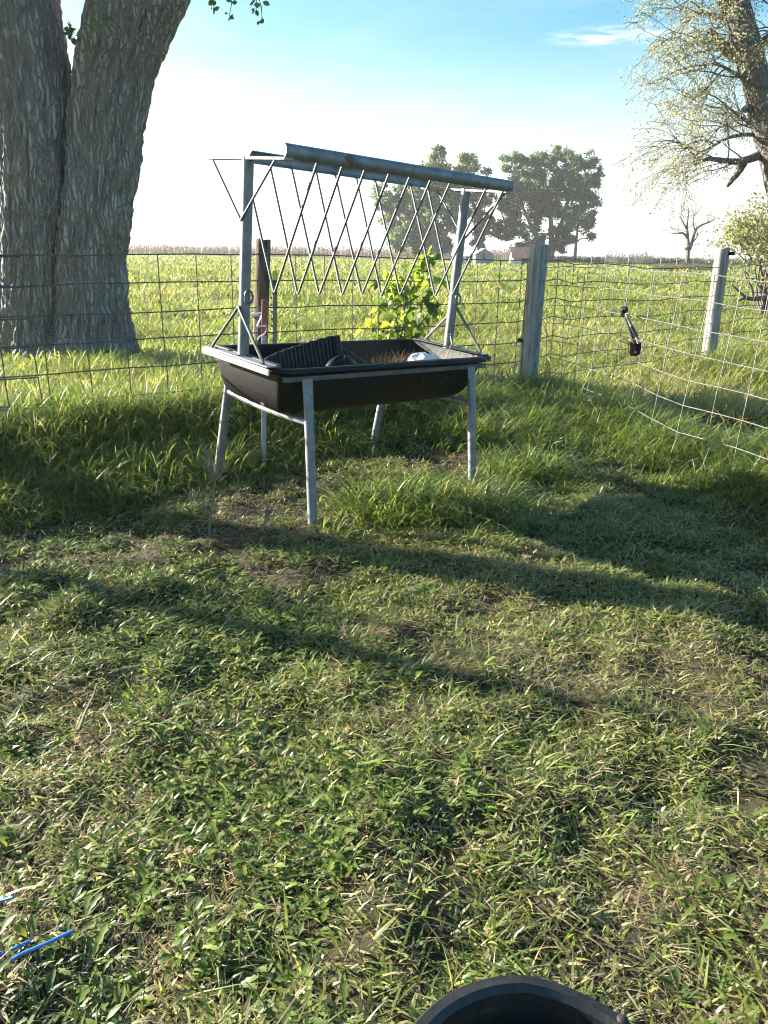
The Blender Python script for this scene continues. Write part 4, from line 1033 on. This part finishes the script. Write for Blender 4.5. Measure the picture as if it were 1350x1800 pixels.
# ------------------------------------------------------------------ black rubber tub at the viewer's feet
tc_ = at_z(912, 1722, .35); tr_ = .178
TO = Vector((tc_[0] + .004, tc_[1] - tr_, gz1(tc_[0], tc_[1] - tr_)))
tub = empty('rubber_tub', tuple(TO), 'open black rubber tub with a riveted rim at the bottom of the view', 'tub')
prof = [(.0, .135), (.02, .145), (.10, .150), (.30, .163), (.325, .166), (.333, .182), (.345, .185), (.352, .180), (.352, .168), (.345, .160), (.325, .157), (.31, .153), (.29, .155), (.282, .149), (.26, .150), (.10, .140), (.02, .13), (.018, .01)]
m = MB(); rg = []
for (z, r) in prof:
    rg.append([Vector((r * math.cos(a) * (1.06 if math.cos(a) > 0 else 1.0), r * math.sin(a), z - .17 * r * max(0, math.cos(a)) * (1 if z > .2 else .3))) for a in np.linspace(0, 2 * math.pi, 72, endpoint=False)])
m.loft(rg, True, True); m.build('body', M_rubber, tub)
for a in (.86, .66, .46):
    p = Vector((.176 * math.cos(a) * 1.05, .176 * math.sin(a), .353 - .17 * .176 * math.cos(a)))
    MB().tube([p + Vector((0, 0, -.006)), p + Vector((0, 0, .002)), p + Vector((0, 0, .005))], [.008, .0075, .003], 10).build('rivet', M_rubber, tub)

# ------------------------------------------------------------------ right hand tree, bush and fallen branch
def wood_path(pxs, Y):
    return [Vector(at_y(x, y, Y + (q[0] if q else 0))) for (x, y, *q) in pxs]
def smooth(pts, n=4):
    P = np.array([tuple(p) for p in pts]); k = np.arange(len(P)); kk = np.linspace(0, len(P) - 1, (len(P) - 1) * n + 1)
    out = np.stack([np.interp(kk, k, P[:, i]) for i in range(3)], 1)
    for _ in range(2): out[1:-1] = .5 * out[1:-1] + .25 * (out[:-2] + out[2:])
    return [Vector(p) for p in out]
RY = 17.0
rb0 = at_z(1425, 552); rb0 = np.array([at_y(1425, 552, RY)[0], RY, gz1(at_y(1425, 552, RY)[0], RY)])
RO = Vector(rb0)
rtree = empty('leaning_tree', tuple(rb0), 'leaning tree with drooping leafy branches at the right edge, glare coloured into its leaves', 'tree')
trunk_px = [(1425, 556), (1398, 430), (1368, 300), (1340, 195), (1322, 110), (1300, 30), (1275, -60), (1240, -170)]
tp_ = smooth(wood_path(trunk_px, RY), 7)
m = MB(); rr = [.33 - .12 * i / len(tp_) for i in range(len(tp_))]
rg = []
for i, p in enumerate(tp_):
    rg.append([p - RO + Vector((rr[i] * (1 + .10 * mnoise.noise(Vector((math.cos(a) * 4, math.sin(a) * 4, i * .22))) + .07 * math.sin(7 * a + i * .15)) * math.cos(a), rr[i] * math.sin(a), 0)) for a in np.linspace(0, 2 * math.pi, 36, endpoint=False)])
m.loft(rg, True, True); m.build('trunk', M_bark, rtree)
limbs = [([(1312, 95), (1295, 98), (1278, 88), (1262, 70), (1245, 52)], .17, .05),
         ([(1322, 100), (1300, 60), (1270, 20), (1250, -30)], .12, .05),
         ([(1378, 272), (1345, 268), (1318, 280), (1296, 285), (1270, 282), (1240, 278), (1222, 290)], .11, .025),
         ([(1306, 284), (1300, 300), (1288, 315), (1279, 327)], .10, .03),
         ([(1345, 190), (1325, 188), (1310, 192)], .10, .07),
         ([(1360, 250), (1330, 225), (1300, 205), (1270, 180)], .05, .02),
         ([(1335, 150), (1310, 140), (1285, 125), (1258, 110)], .05, .02),
         ([(1355, 240), (1320, 235), (1280, 240), (1245, 262), (1205, 280)], .05, .015),
         ([(1310, 60), (1270, 30), (1230, 20), (1195, 35)], .05, .015),
         ([(1320, 90), (1360, 60), (1400, 20)], .10, .04)]
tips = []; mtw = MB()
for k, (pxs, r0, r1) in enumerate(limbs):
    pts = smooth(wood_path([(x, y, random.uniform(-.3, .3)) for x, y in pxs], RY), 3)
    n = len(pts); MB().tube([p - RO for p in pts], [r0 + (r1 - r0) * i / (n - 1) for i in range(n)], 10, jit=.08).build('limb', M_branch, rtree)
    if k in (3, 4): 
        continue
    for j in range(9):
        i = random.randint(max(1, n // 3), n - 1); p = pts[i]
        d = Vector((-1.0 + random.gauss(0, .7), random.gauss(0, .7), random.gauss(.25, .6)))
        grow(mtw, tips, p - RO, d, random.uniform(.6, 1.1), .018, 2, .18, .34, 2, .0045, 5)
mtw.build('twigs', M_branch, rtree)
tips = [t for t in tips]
V, T, C = leaf_cloud(tips, 5, .085, .038, [(.26, .26, .19), (.20, .21, .13), (.36, .35, .27)], [2, 2, 2], .55); np_mesh('crown', V, T, C, M_crown, rtree)  # backlight glare is put into these silvery leaf colours

def bush(px, py, wpx, hpx, Y, label, name, cat, cols, leaf, nl, stemr=.02, seed=1, gaps=.45, shape=None):
    random.seed(seed)
    b = at_y(px, py, Y); b[2] = gz1(b[0], Y); O = Vector(b); o = empty(name, tuple(b), label, cat)
    sc = Y * .95 / F; hw = wpx * sc / 2; hh = hpx * sc
    m = MB(); tips = []
    for k in range(12):
        a = random.uniform(0, 6.28); e = random.uniform(.4, 1.3)
        tgt = Vector((hw * .8 * math.cos(a) * math.cos(e), hw * .8 * math.sin(a) * math.cos(e), hh * (.35 + .55 * math.sin(e))))
        pts = [tgt * s + Vector((random.gauss(0, hw * .05), random.gauss(0, hw * .05), hh * .1 * math.sin(s * 3.1))) * (1 if 0 < s else 0) for s in np.linspace(0, 1, 7)]
        m.tube(pts, [stemr * (1 - .75 * s) for s in np.linspace(0, 1, 7)], 5, cap=False)
        for j in range(4): grow(m, tips, pts[random.randint(3, 6)], tgt.normalized() + Vector((random.gauss(0, .6), random.gauss(0, .6), random.gauss(0, .4))), hh * .22, stemr * .3, 1, .1, .3, 3, .004, 4)
    m.build('stems', M_branch, o)
    T0 = np.array([tuple(t) for t in tips])
    V, T, C = leaf_cloud(T0, max(1, nl // len(T0)), hw * .10, leaf, cols, [1] * len(cols)); np_mesh('foliage', V, T, C, M_crown, o)
    return o
bush(1345, 520, 190, 190, 17.8, 'pale green rounded bush behind the sunlit right post', 'bush', 'bush', [(.22, .25, .13), (.28, .29, .17), (.17, .20, .10)], .058, 6500, .03, 4)
bush(1400, 540, 150, 150, 14.5, 'scrubby bush at the right edge beside the leaning tree', 'bush', 'bush', [(.2, .19, .12), (.16, .17, .09), (.26, .24, .15)], .05, 3500, .02, 8)
# fallen branch lying in the grass at the right
random.seed(5)
FY = 11.0
fpts = smooth(wood_path([(1420, 545), (1372, 526), (1345, 521), (1325, 527), (1308, 522), (1296, 530)], FY), 3)
fo = fpts[0].copy(); fb = empty('fallen_branch', tuple(fo), 'dark gnarled fallen branch in the grass at the right edge', 'branch')
MB().tube([p - fo for p in fpts], [.06 - .003 * i for i in range(len(fpts))], 8, jit=.12).build('main_limb', M_branch, fb)
for (i, px) in ((6, [(1345, 521), (1342, 535), (1335, 545)]), (9, [(1325, 527), (1322, 505), (1312, 490), (1306, 470)]), (5, [(1352, 522), (1340, 508), (1330, 500)]), (11, [(1310, 522), (1298, 512), (1286, 500)])):
    pts = smooth(wood_path(px, FY), 3); MB().tube([p - fo for p in pts], [.022 - .0022 * k for k in range(len(pts))], 6, jit=.1).build('side_branch', M_branch, fb)

# ------------------------------------------------------------------ far trees, corn, sheds
def far_tree(name, label, base_px, Y, trunks, blobs, cols, wts, leaf, per, seed, dens=1.0):
    random.seed(seed)
    b = at_y(base_px[0], base_px[1], Y); zb = gz1(b[0], Y); O = Vector((b[0], Y, zb)); o = empty(name, tuple(O), label, 'tree')
    sc = Y / F * 1.0; m = MB(); P = []
    ends = []
    for (pxs, r0, r1) in trunks:
        pts = smooth([Vector(at_y(x, y, Y)) for x, y in pxs], 3); pts[0].z = zb - .2; n = len(pts)
        MB().tube([p - O for p in pts], [r0 + (r1 - r0) * i / (n - 1) for i in range(n)], 9, jit=.1).build('trunk', M_branch, o)
        ends += pts[n // 3:]
    for (x, y, rx, ry) in blobs:
        c = Vector(at_y(x, y, Y + random.uniform(-1, 1) * rx * sc * .8))
        e = min(ends, key=lambda q: (q - c).length + (0 if q.z < c.z else 4)); mid = (e + c) / 2 + Vector((random.gauss(0, .4), random.gauss(0, .4), random.gauss(0, .3)))
        m.tube([e - O, mid - O, c - O], [.16, .11, .06], 6, cap=False)
        nb = max(8, int(rx * ry / 34))
        for k in range(nb):
            v = Vector((random.gauss(0, 1), random.gauss(0, 1), random.gauss(0, 1))).normalized() * (random.uniform(.35, 1.0))
            q = c + Vector((v.x * rx * sc, v.y * rx * sc, v.z * ry * sc))
            m.tube([c - O, (c + q) / 2 - O + Vector((random.gauss(0, .2), random.gauss(0, .2), .15)), q - O], [.05, .035, .02], 4, cap=False)
            n = int(per * random.uniform(.5, 1.4))
            P.append(np.array(tuple(q - O)) + RNG.normal(0, 1, (n, 3)) * np.array([.62, .62, .48]) * (rx * sc * .14 + .25))
    m.build('limbs', M_branch, o)
    P = np.concatenate(P); n = len(P); D = rand_dirs(n); L = leaf * RNG.uniform(.6, 1.4, n)
    V, T, C = leaves(P, D, L, L * .65, [.15, 1.0, .9, .1], pick(n, cols, wts, .35), .2, .2, rand_dirs(n)); np_mesh('crown', V, T, C, M_crown, o)
    return o
FT = 140.0
colsT = [(.07, .11, .045), (.10, .145, .06), (.15, .18, .08)]
far_tree('pasture_tree', 'broad dark tree standing behind the feeder rack', (762, 452), FT,
         [([(762, 456), (764, 425), (758, 390), (750, 350), (740, 315)], .7, .2), ([(768, 456), (780, 420), (795, 380), (805, 330), (815, 295)], .5, .15), ([(755, 456), (735, 425), (712, 395), (690, 365)], .4, .15), ([(845, 460), (846, 430), (842, 395), (838, 350)], .3, .1)],
         [(675, 345, 24, 22), (690, 370, 30, 24), (705, 335, 30, 26), (735, 330, 34, 34), (765, 300, 20, 24), (771, 274, 9, 13), (778, 318, 28, 28), (815, 282, 16, 15), (825, 300, 22, 22), (805, 340, 32, 32), (845, 335, 22, 32), (760, 365, 36, 30), (730, 385, 32, 26), (800, 385, 28, 28), (850, 380, 20, 28), (755, 410, 34, 24), (848, 418, 16, 22), (712, 412, 30, 22), (700, 430, 20, 16), (735, 438, 22, 14), (775, 430, 20, 16), (685, 400, 18, 16), (860, 400, 12, 20)],
         colsT, [3, 3, 1], .38, 115, 3)
far_tree('pasture_tree', 'tall full crowned tree right of the rack, above the red roofed shed', (965, 452), FT,
         [([(968, 458), (970, 420), (968, 380), (962, 340), (955, 300)], .6, .15), ([(966, 458), (985, 400), (1000, 350), (1012, 300)], .45, .15), ([(962, 458), (940, 410), (920, 370), (908, 320)], .4, .12), ([(958, 458), (915, 410), (885, 385)], .25, .1)],
         [(900, 290, 17, 19), (920, 278, 16, 16), (905, 325, 26, 26), (938, 300, 28, 24), (965, 280, 24, 16), (985, 272, 16, 11), (1005, 282, 22, 18), (1030, 285, 19, 19), (1043, 305, 15, 22), (1030, 330, 24, 24), (1000, 320, 32, 30), (960, 330, 32, 30), (925, 352, 32, 26), (1035, 362, 20, 22), (1000, 368, 28, 24), (960, 375, 26, 24), (898, 380, 22, 18), (885, 360, 14, 12), (930, 398, 28, 18), (985, 410, 26, 20), (900, 412, 22, 14), (945, 425, 20, 16), (915, 435, 22, 12), (985, 432, 18, 12), (880, 405, 14, 14), (1030, 395, 16, 14)],
         colsT, [3, 3, 1.2], .38, 115, 4)
far_tree('pasture_tree', 'small thin tree standing against the right side of the tall crowned tree', (1012, 452), FT - 8,
         [([(1010, 459), (1013, 425), (1016, 395), (1020, 365)], .28, .08)],
         [(1020, 372, 14, 14), (1032, 385, 13, 11), (1010, 395, 12, 12), (1030, 405, 14, 10), (1040, 418, 8, 7), (1003, 420, 9, 9)],
         [(.09, .12, .06), (.13, .16, .08)], [1, 1], .34, 28, 6)
# bare tree
random.seed(14)
BYd = 75.0
b0 = at_y(1210, 456, BYd); O = Vector((b0[0], BYd, gz1(b0[0], BYd))); bt = empty('bare_tree', tuple(O), 'leafless dead tree on the skyline left of the sunlit post', 'tree')
for (pxs, r0, r1) in (([(1208, 460), (1210, 440), (1209, 415), (1207, 395), (1211, 372)], .21, .05), ([(1211, 440), (1217, 425), (1221, 405), (1232, 395), (1250, 390), (1258, 384)], .18, .03), ([(1209, 420), (1201, 408), (1190, 411), (1181, 411)], .13, .03), ([(1208, 405), (1200, 390), (1195, 380)], .10, .03), ([(1221, 405), (1217, 385), (1222, 376)], .08, .02), ([(1216, 428), (1226, 416), (1227, 412)], .08, .02), ([(1212, 445), (1207, 440), (1203, 436)], .09, .04)):
    pts = smooth([Vector(at_y(x, y, BYd)) for x, y in pxs], 3); n = len(pts); m = MB(); tips = []
    m.tube([p - O for p in pts], [r0 + (r1 - r0) * i / (n - 1) for i in range(n)], 7, jit=.08)
    for j in range(5): grow(m, tips, pts[random.randint(n // 2, n - 1)] - O, (random.gauss(0, .8), random.gauss(0, .5), .8), 1.0, .03, 1, .1, .35, 2, .012, 4)
    m.build('limb', M_branch, bt)

# standing corn along the skyline
def strip(name, label, x0, x1, Y, D, n, h0, h1, w, cols, wts, mat):
    px = RNG.uniform(x0, x1, n); yy = Y + RNG.uniform(0, D, n)
    X = np.array([at_y(a, 450, b)[0] for a, b in zip(px, yy)]); P = np.stack([X, yy, gz(X, yy) - .05], 1)
    h = RNG.uniform(h0, h1, n); parts = [blades(P, h, np.full(n, w), RNG.uniform(0, 6.28, n), RNG.uniform(0, .12, n), RNG.uniform(0, .08, n), pick(n, cols, wts), 3)]
    k = 5; Pk = np.repeat(P, k, 0); hk = np.repeat(h, k) * RNG.uniform(.25, .9, n * k); Pk[:, 2] += hk; m_ = n * k
    parts.append(blades(Pk, RNG.uniform(.4, .9, m_) * h.mean() / 2.2, np.full(m_, w * 1.2), RNG.uniform(0, 6.28, m_), RNG.uniform(.4, 1.0, m_), RNG.uniform(.5, 1.6, m_), pick(m_, cols, wts), 3))
    V, T, C = join(parts); o = np_mesh(name, V, T, C, mat); tag(o, label, None, None, 'stuff'); return o
CORN = [(.19, .14, .10), (.14, .10, .07), (.25, .20, .145), (.11, .09, .065)]
strip('corn_stand', 'dry brown standing corn along the skyline', -80, 930, 158, 26, 3800, 1.5, 2.9, .10, CORN, [3, 2, 2, 1], M_dry)
strip('corn_stand', 'dry brown weeds and corn along the right skyline', 900, 1480, 128, 14, 2600, .7, 1.5, .07, CORN + [(.12, .15, .07)], [2, 2, 2, 1, 3], M_dry)
strip('reed_bed', 'tall dry reeds standing on the skyline', 1066, 1150, 118, 8, 260, .9, 2.7, .05, [(.22, .20, .18), (.16, .15, .13)], [1, 1], M_dry)
strip('brush', 'scrubby brush on the skyline below the bare tree', 1150, 1285, 72, 8, 1500, .3, .75, .04, CORN + [(.10, .13, .05)], [2, 2, 2, 1, 5], M_dry)

def shed(label, px0, px1, pyb, pye, pyr, Y, depth, wall, roof, yaw, door, ridge_along):
    a = at_y(px0, pyb, Y); b = at_y(px1, pyb, Y); w = b[0] - a[0]; zb = gz1(a[0], Y) - .05
    ze = at_y(px0, pye, Y)[2] - zb; zr = at_y(px0, pyr, Y)[2] - zb
    O = Vector(((a[0] + b[0]) / 2, Y, zb)); o = empty('shed', tuple(O), label, 'shed'); o.rotation_euler.z = yaw
    hw, hd = w / 2, depth / 2; t_ = .06
    if ridge_along == 'y':
        m = MB(); m.loft([[(-hw, -hd, 0), (hw, -hd, 0), (hw, -hd, ze), (0, -hd, zr), (-hw, -hd, ze)], [(-hw, hd, 0), (hw, hd, 0), (hw, hd, ze), (0, hd, zr), (-hw, hd, ze)]], True, True); m.build('walls', wall, o, smooth=False)
        for s in (-1, 1):
            m = MB(); n_ = Vector((s * (zr - ze), 0, hw)).normalized() * t_
            p = [Vector((0, -hd - .15, zr + .01)), Vector((s * (hw + .15), -hd - .15, ze - .15 * (zr - ze) / hw + .01)), Vector((s * (hw + .15), hd + .15, ze - .15 * (zr - ze) / hw + .01)), Vector((0, hd + .15, zr + .01))]
            if s < 0: p = p[::-1]
            m.loft([p, [q + n_ for q in p]], True, True); m.build('roof', roof, o, smooth=False)
    else:
        m = MB(); m.loft([[(-hw, -hd, 0), (-hw, hd, 0), (-hw, hd, ze), (-hw, 0, zr), (-hw, -hd, ze)], [(hw, -hd, 0), (hw, hd, 0), (hw, hd, ze), (hw, 0, zr), (hw, -hd, ze)]], True, True); m.build('walls', wall, o, smooth=False)
        for s in (-1, 1):
            m = MB(); e = .2
            p = [Vector((-hw - e, 0, zr + .01)), Vector((hw + e, 0, zr + .01)), Vector((hw + e, s * (hd + e), ze - e * (zr - ze) / hd + .01)), Vector((-hw - e, s * (hd + e), ze - e * (zr - ze) / hd + .01))]
            if s > 0: p = p[::-1]
            m.loft([p, [q + Vector((0, 0, t_)) for q in p]], True, True); m.build('roof', roof, o, smooth=False)
    for (u, v0, v1, wd) in door:
        MB().box((u * hw, -hd - .01, (v0 + v1) / 2 * ze), (wd, .05, (v1 - v0) * ze)).build('opening', M_dark, o, smooth=False)
    return o
shed('small grey gabled shed with a dark gap in its front wall', 833, 863, 463, 447, 437, 104, 3.2, M_shed_wall, M_roof_white, .0, [(-.1, .62, 1.1, .16), (.02, .5, .75, .2)], 'y')
shed('long low white shed half hidden behind the right upright', 797, 833, 462, 449, 438, 108, 3.0, M_shed_white, M_roof_white, .0, [(.35, 0, .85, .55), (-.3, 0, .8, .4)], 'x')
shed('small shed with a rusty red roof left of the corner post', 898, 940, 463, 452, 435, 104, 3.4, M_shed_white, M_roof_red, .0, [(.15, 0, .9, 1.3)], 'x')
# far boundary posts
FPL = {1064: 'at the left end of the dry reeds', 1105: 'in the middle of the dry reeds', 1162: 'just right of the dry reeds', 1190: 'close beside the bare tree', 700: 'behind the sapling, under the broad dark tree', 1040: 'between the small thin tree and the reeds'}
for k, px in enumerate(FPL):
    p = at_y(px, 456, 96); p[2] = gz1(p[0], 96)
    o = MB().tube([(p[0], p[1], p[2] - .1), (p[0] + .02, p[1], p[2] + 1.35)], [.07, .06], 7).build('far_post', M_wood_grey); tag(o, 'thin distant fence post ' + FPL[px], 'fence post', 'distant posts across the pasture')

# ------------------------------------------------------------------ neighbouring tree just left of the view (its shade crosses the yard)
NTP = Vector((-5.4, 5.12, 0)); NTP.z = gz1(NTP.x, NTP.y)
nt_ = empty('yard_tree', tuple(NTP), 'rough yard tree standing left of the feeder, shading the near turf', 'tree')
random.seed(31)
pts = [Vector((.10 * math.sin(z * .8), .05 * z, z)) for z in np.linspace(-.1, 7, 24)]
MB().tube(pts, [.16 - .012 * p.z + .2 * math.exp(-max(p.z, 0) / .2) for p in pts], 18, jit=.06).build('trunk', M_branch, nt_)
pts = [Vector((.15 + .05 * math.sin(z * 2), -.79 + .03 * math.sin(z * 3), z)) for z in np.linspace(-.1, 4.5, 24)]
MB().tube(pts, [.052 - .006 * max(p.z, 0) + .02 * math.sin(p.z * 5) for p in pts], 10, jit=.15).build('side_trunk', M_branch, nt_)
tips = []; mb = MB()
for k in range(10):
    p = pts[random.randint(3, 12)]
    grow(mb, tips, p, (random.gauss(0, 1), random.gauss(0, 1), .5), .28, .012, 1, .1, .3, 2, .004, 4)
mb.build('twigs', M_branch, nt_)
t2_ = []
for k in range(7):
    mb = MB(); a = k * .9
    grow(mb, t2_, Vector((0, .2, 4.2 + .35 * k)), (math.cos(a), math.sin(a), .7), 1.6, .10, 2, .1, .3, 3, .01, 5)
    mb.build('limb', M_branch, nt_)
V, T, C = leaf_cloud(tips, 2, .05, .05, [G_MID, G_DARK], [1, 1]); np_mesh('leaves', V, T, C, M_crown, nt_)
V, T, C = leaf_cloud(t2_, 3, .2, .10, [G_MID, G_DARK], [1, 1]); np_mesh('crown', V, T, C, M_crown, nt_)
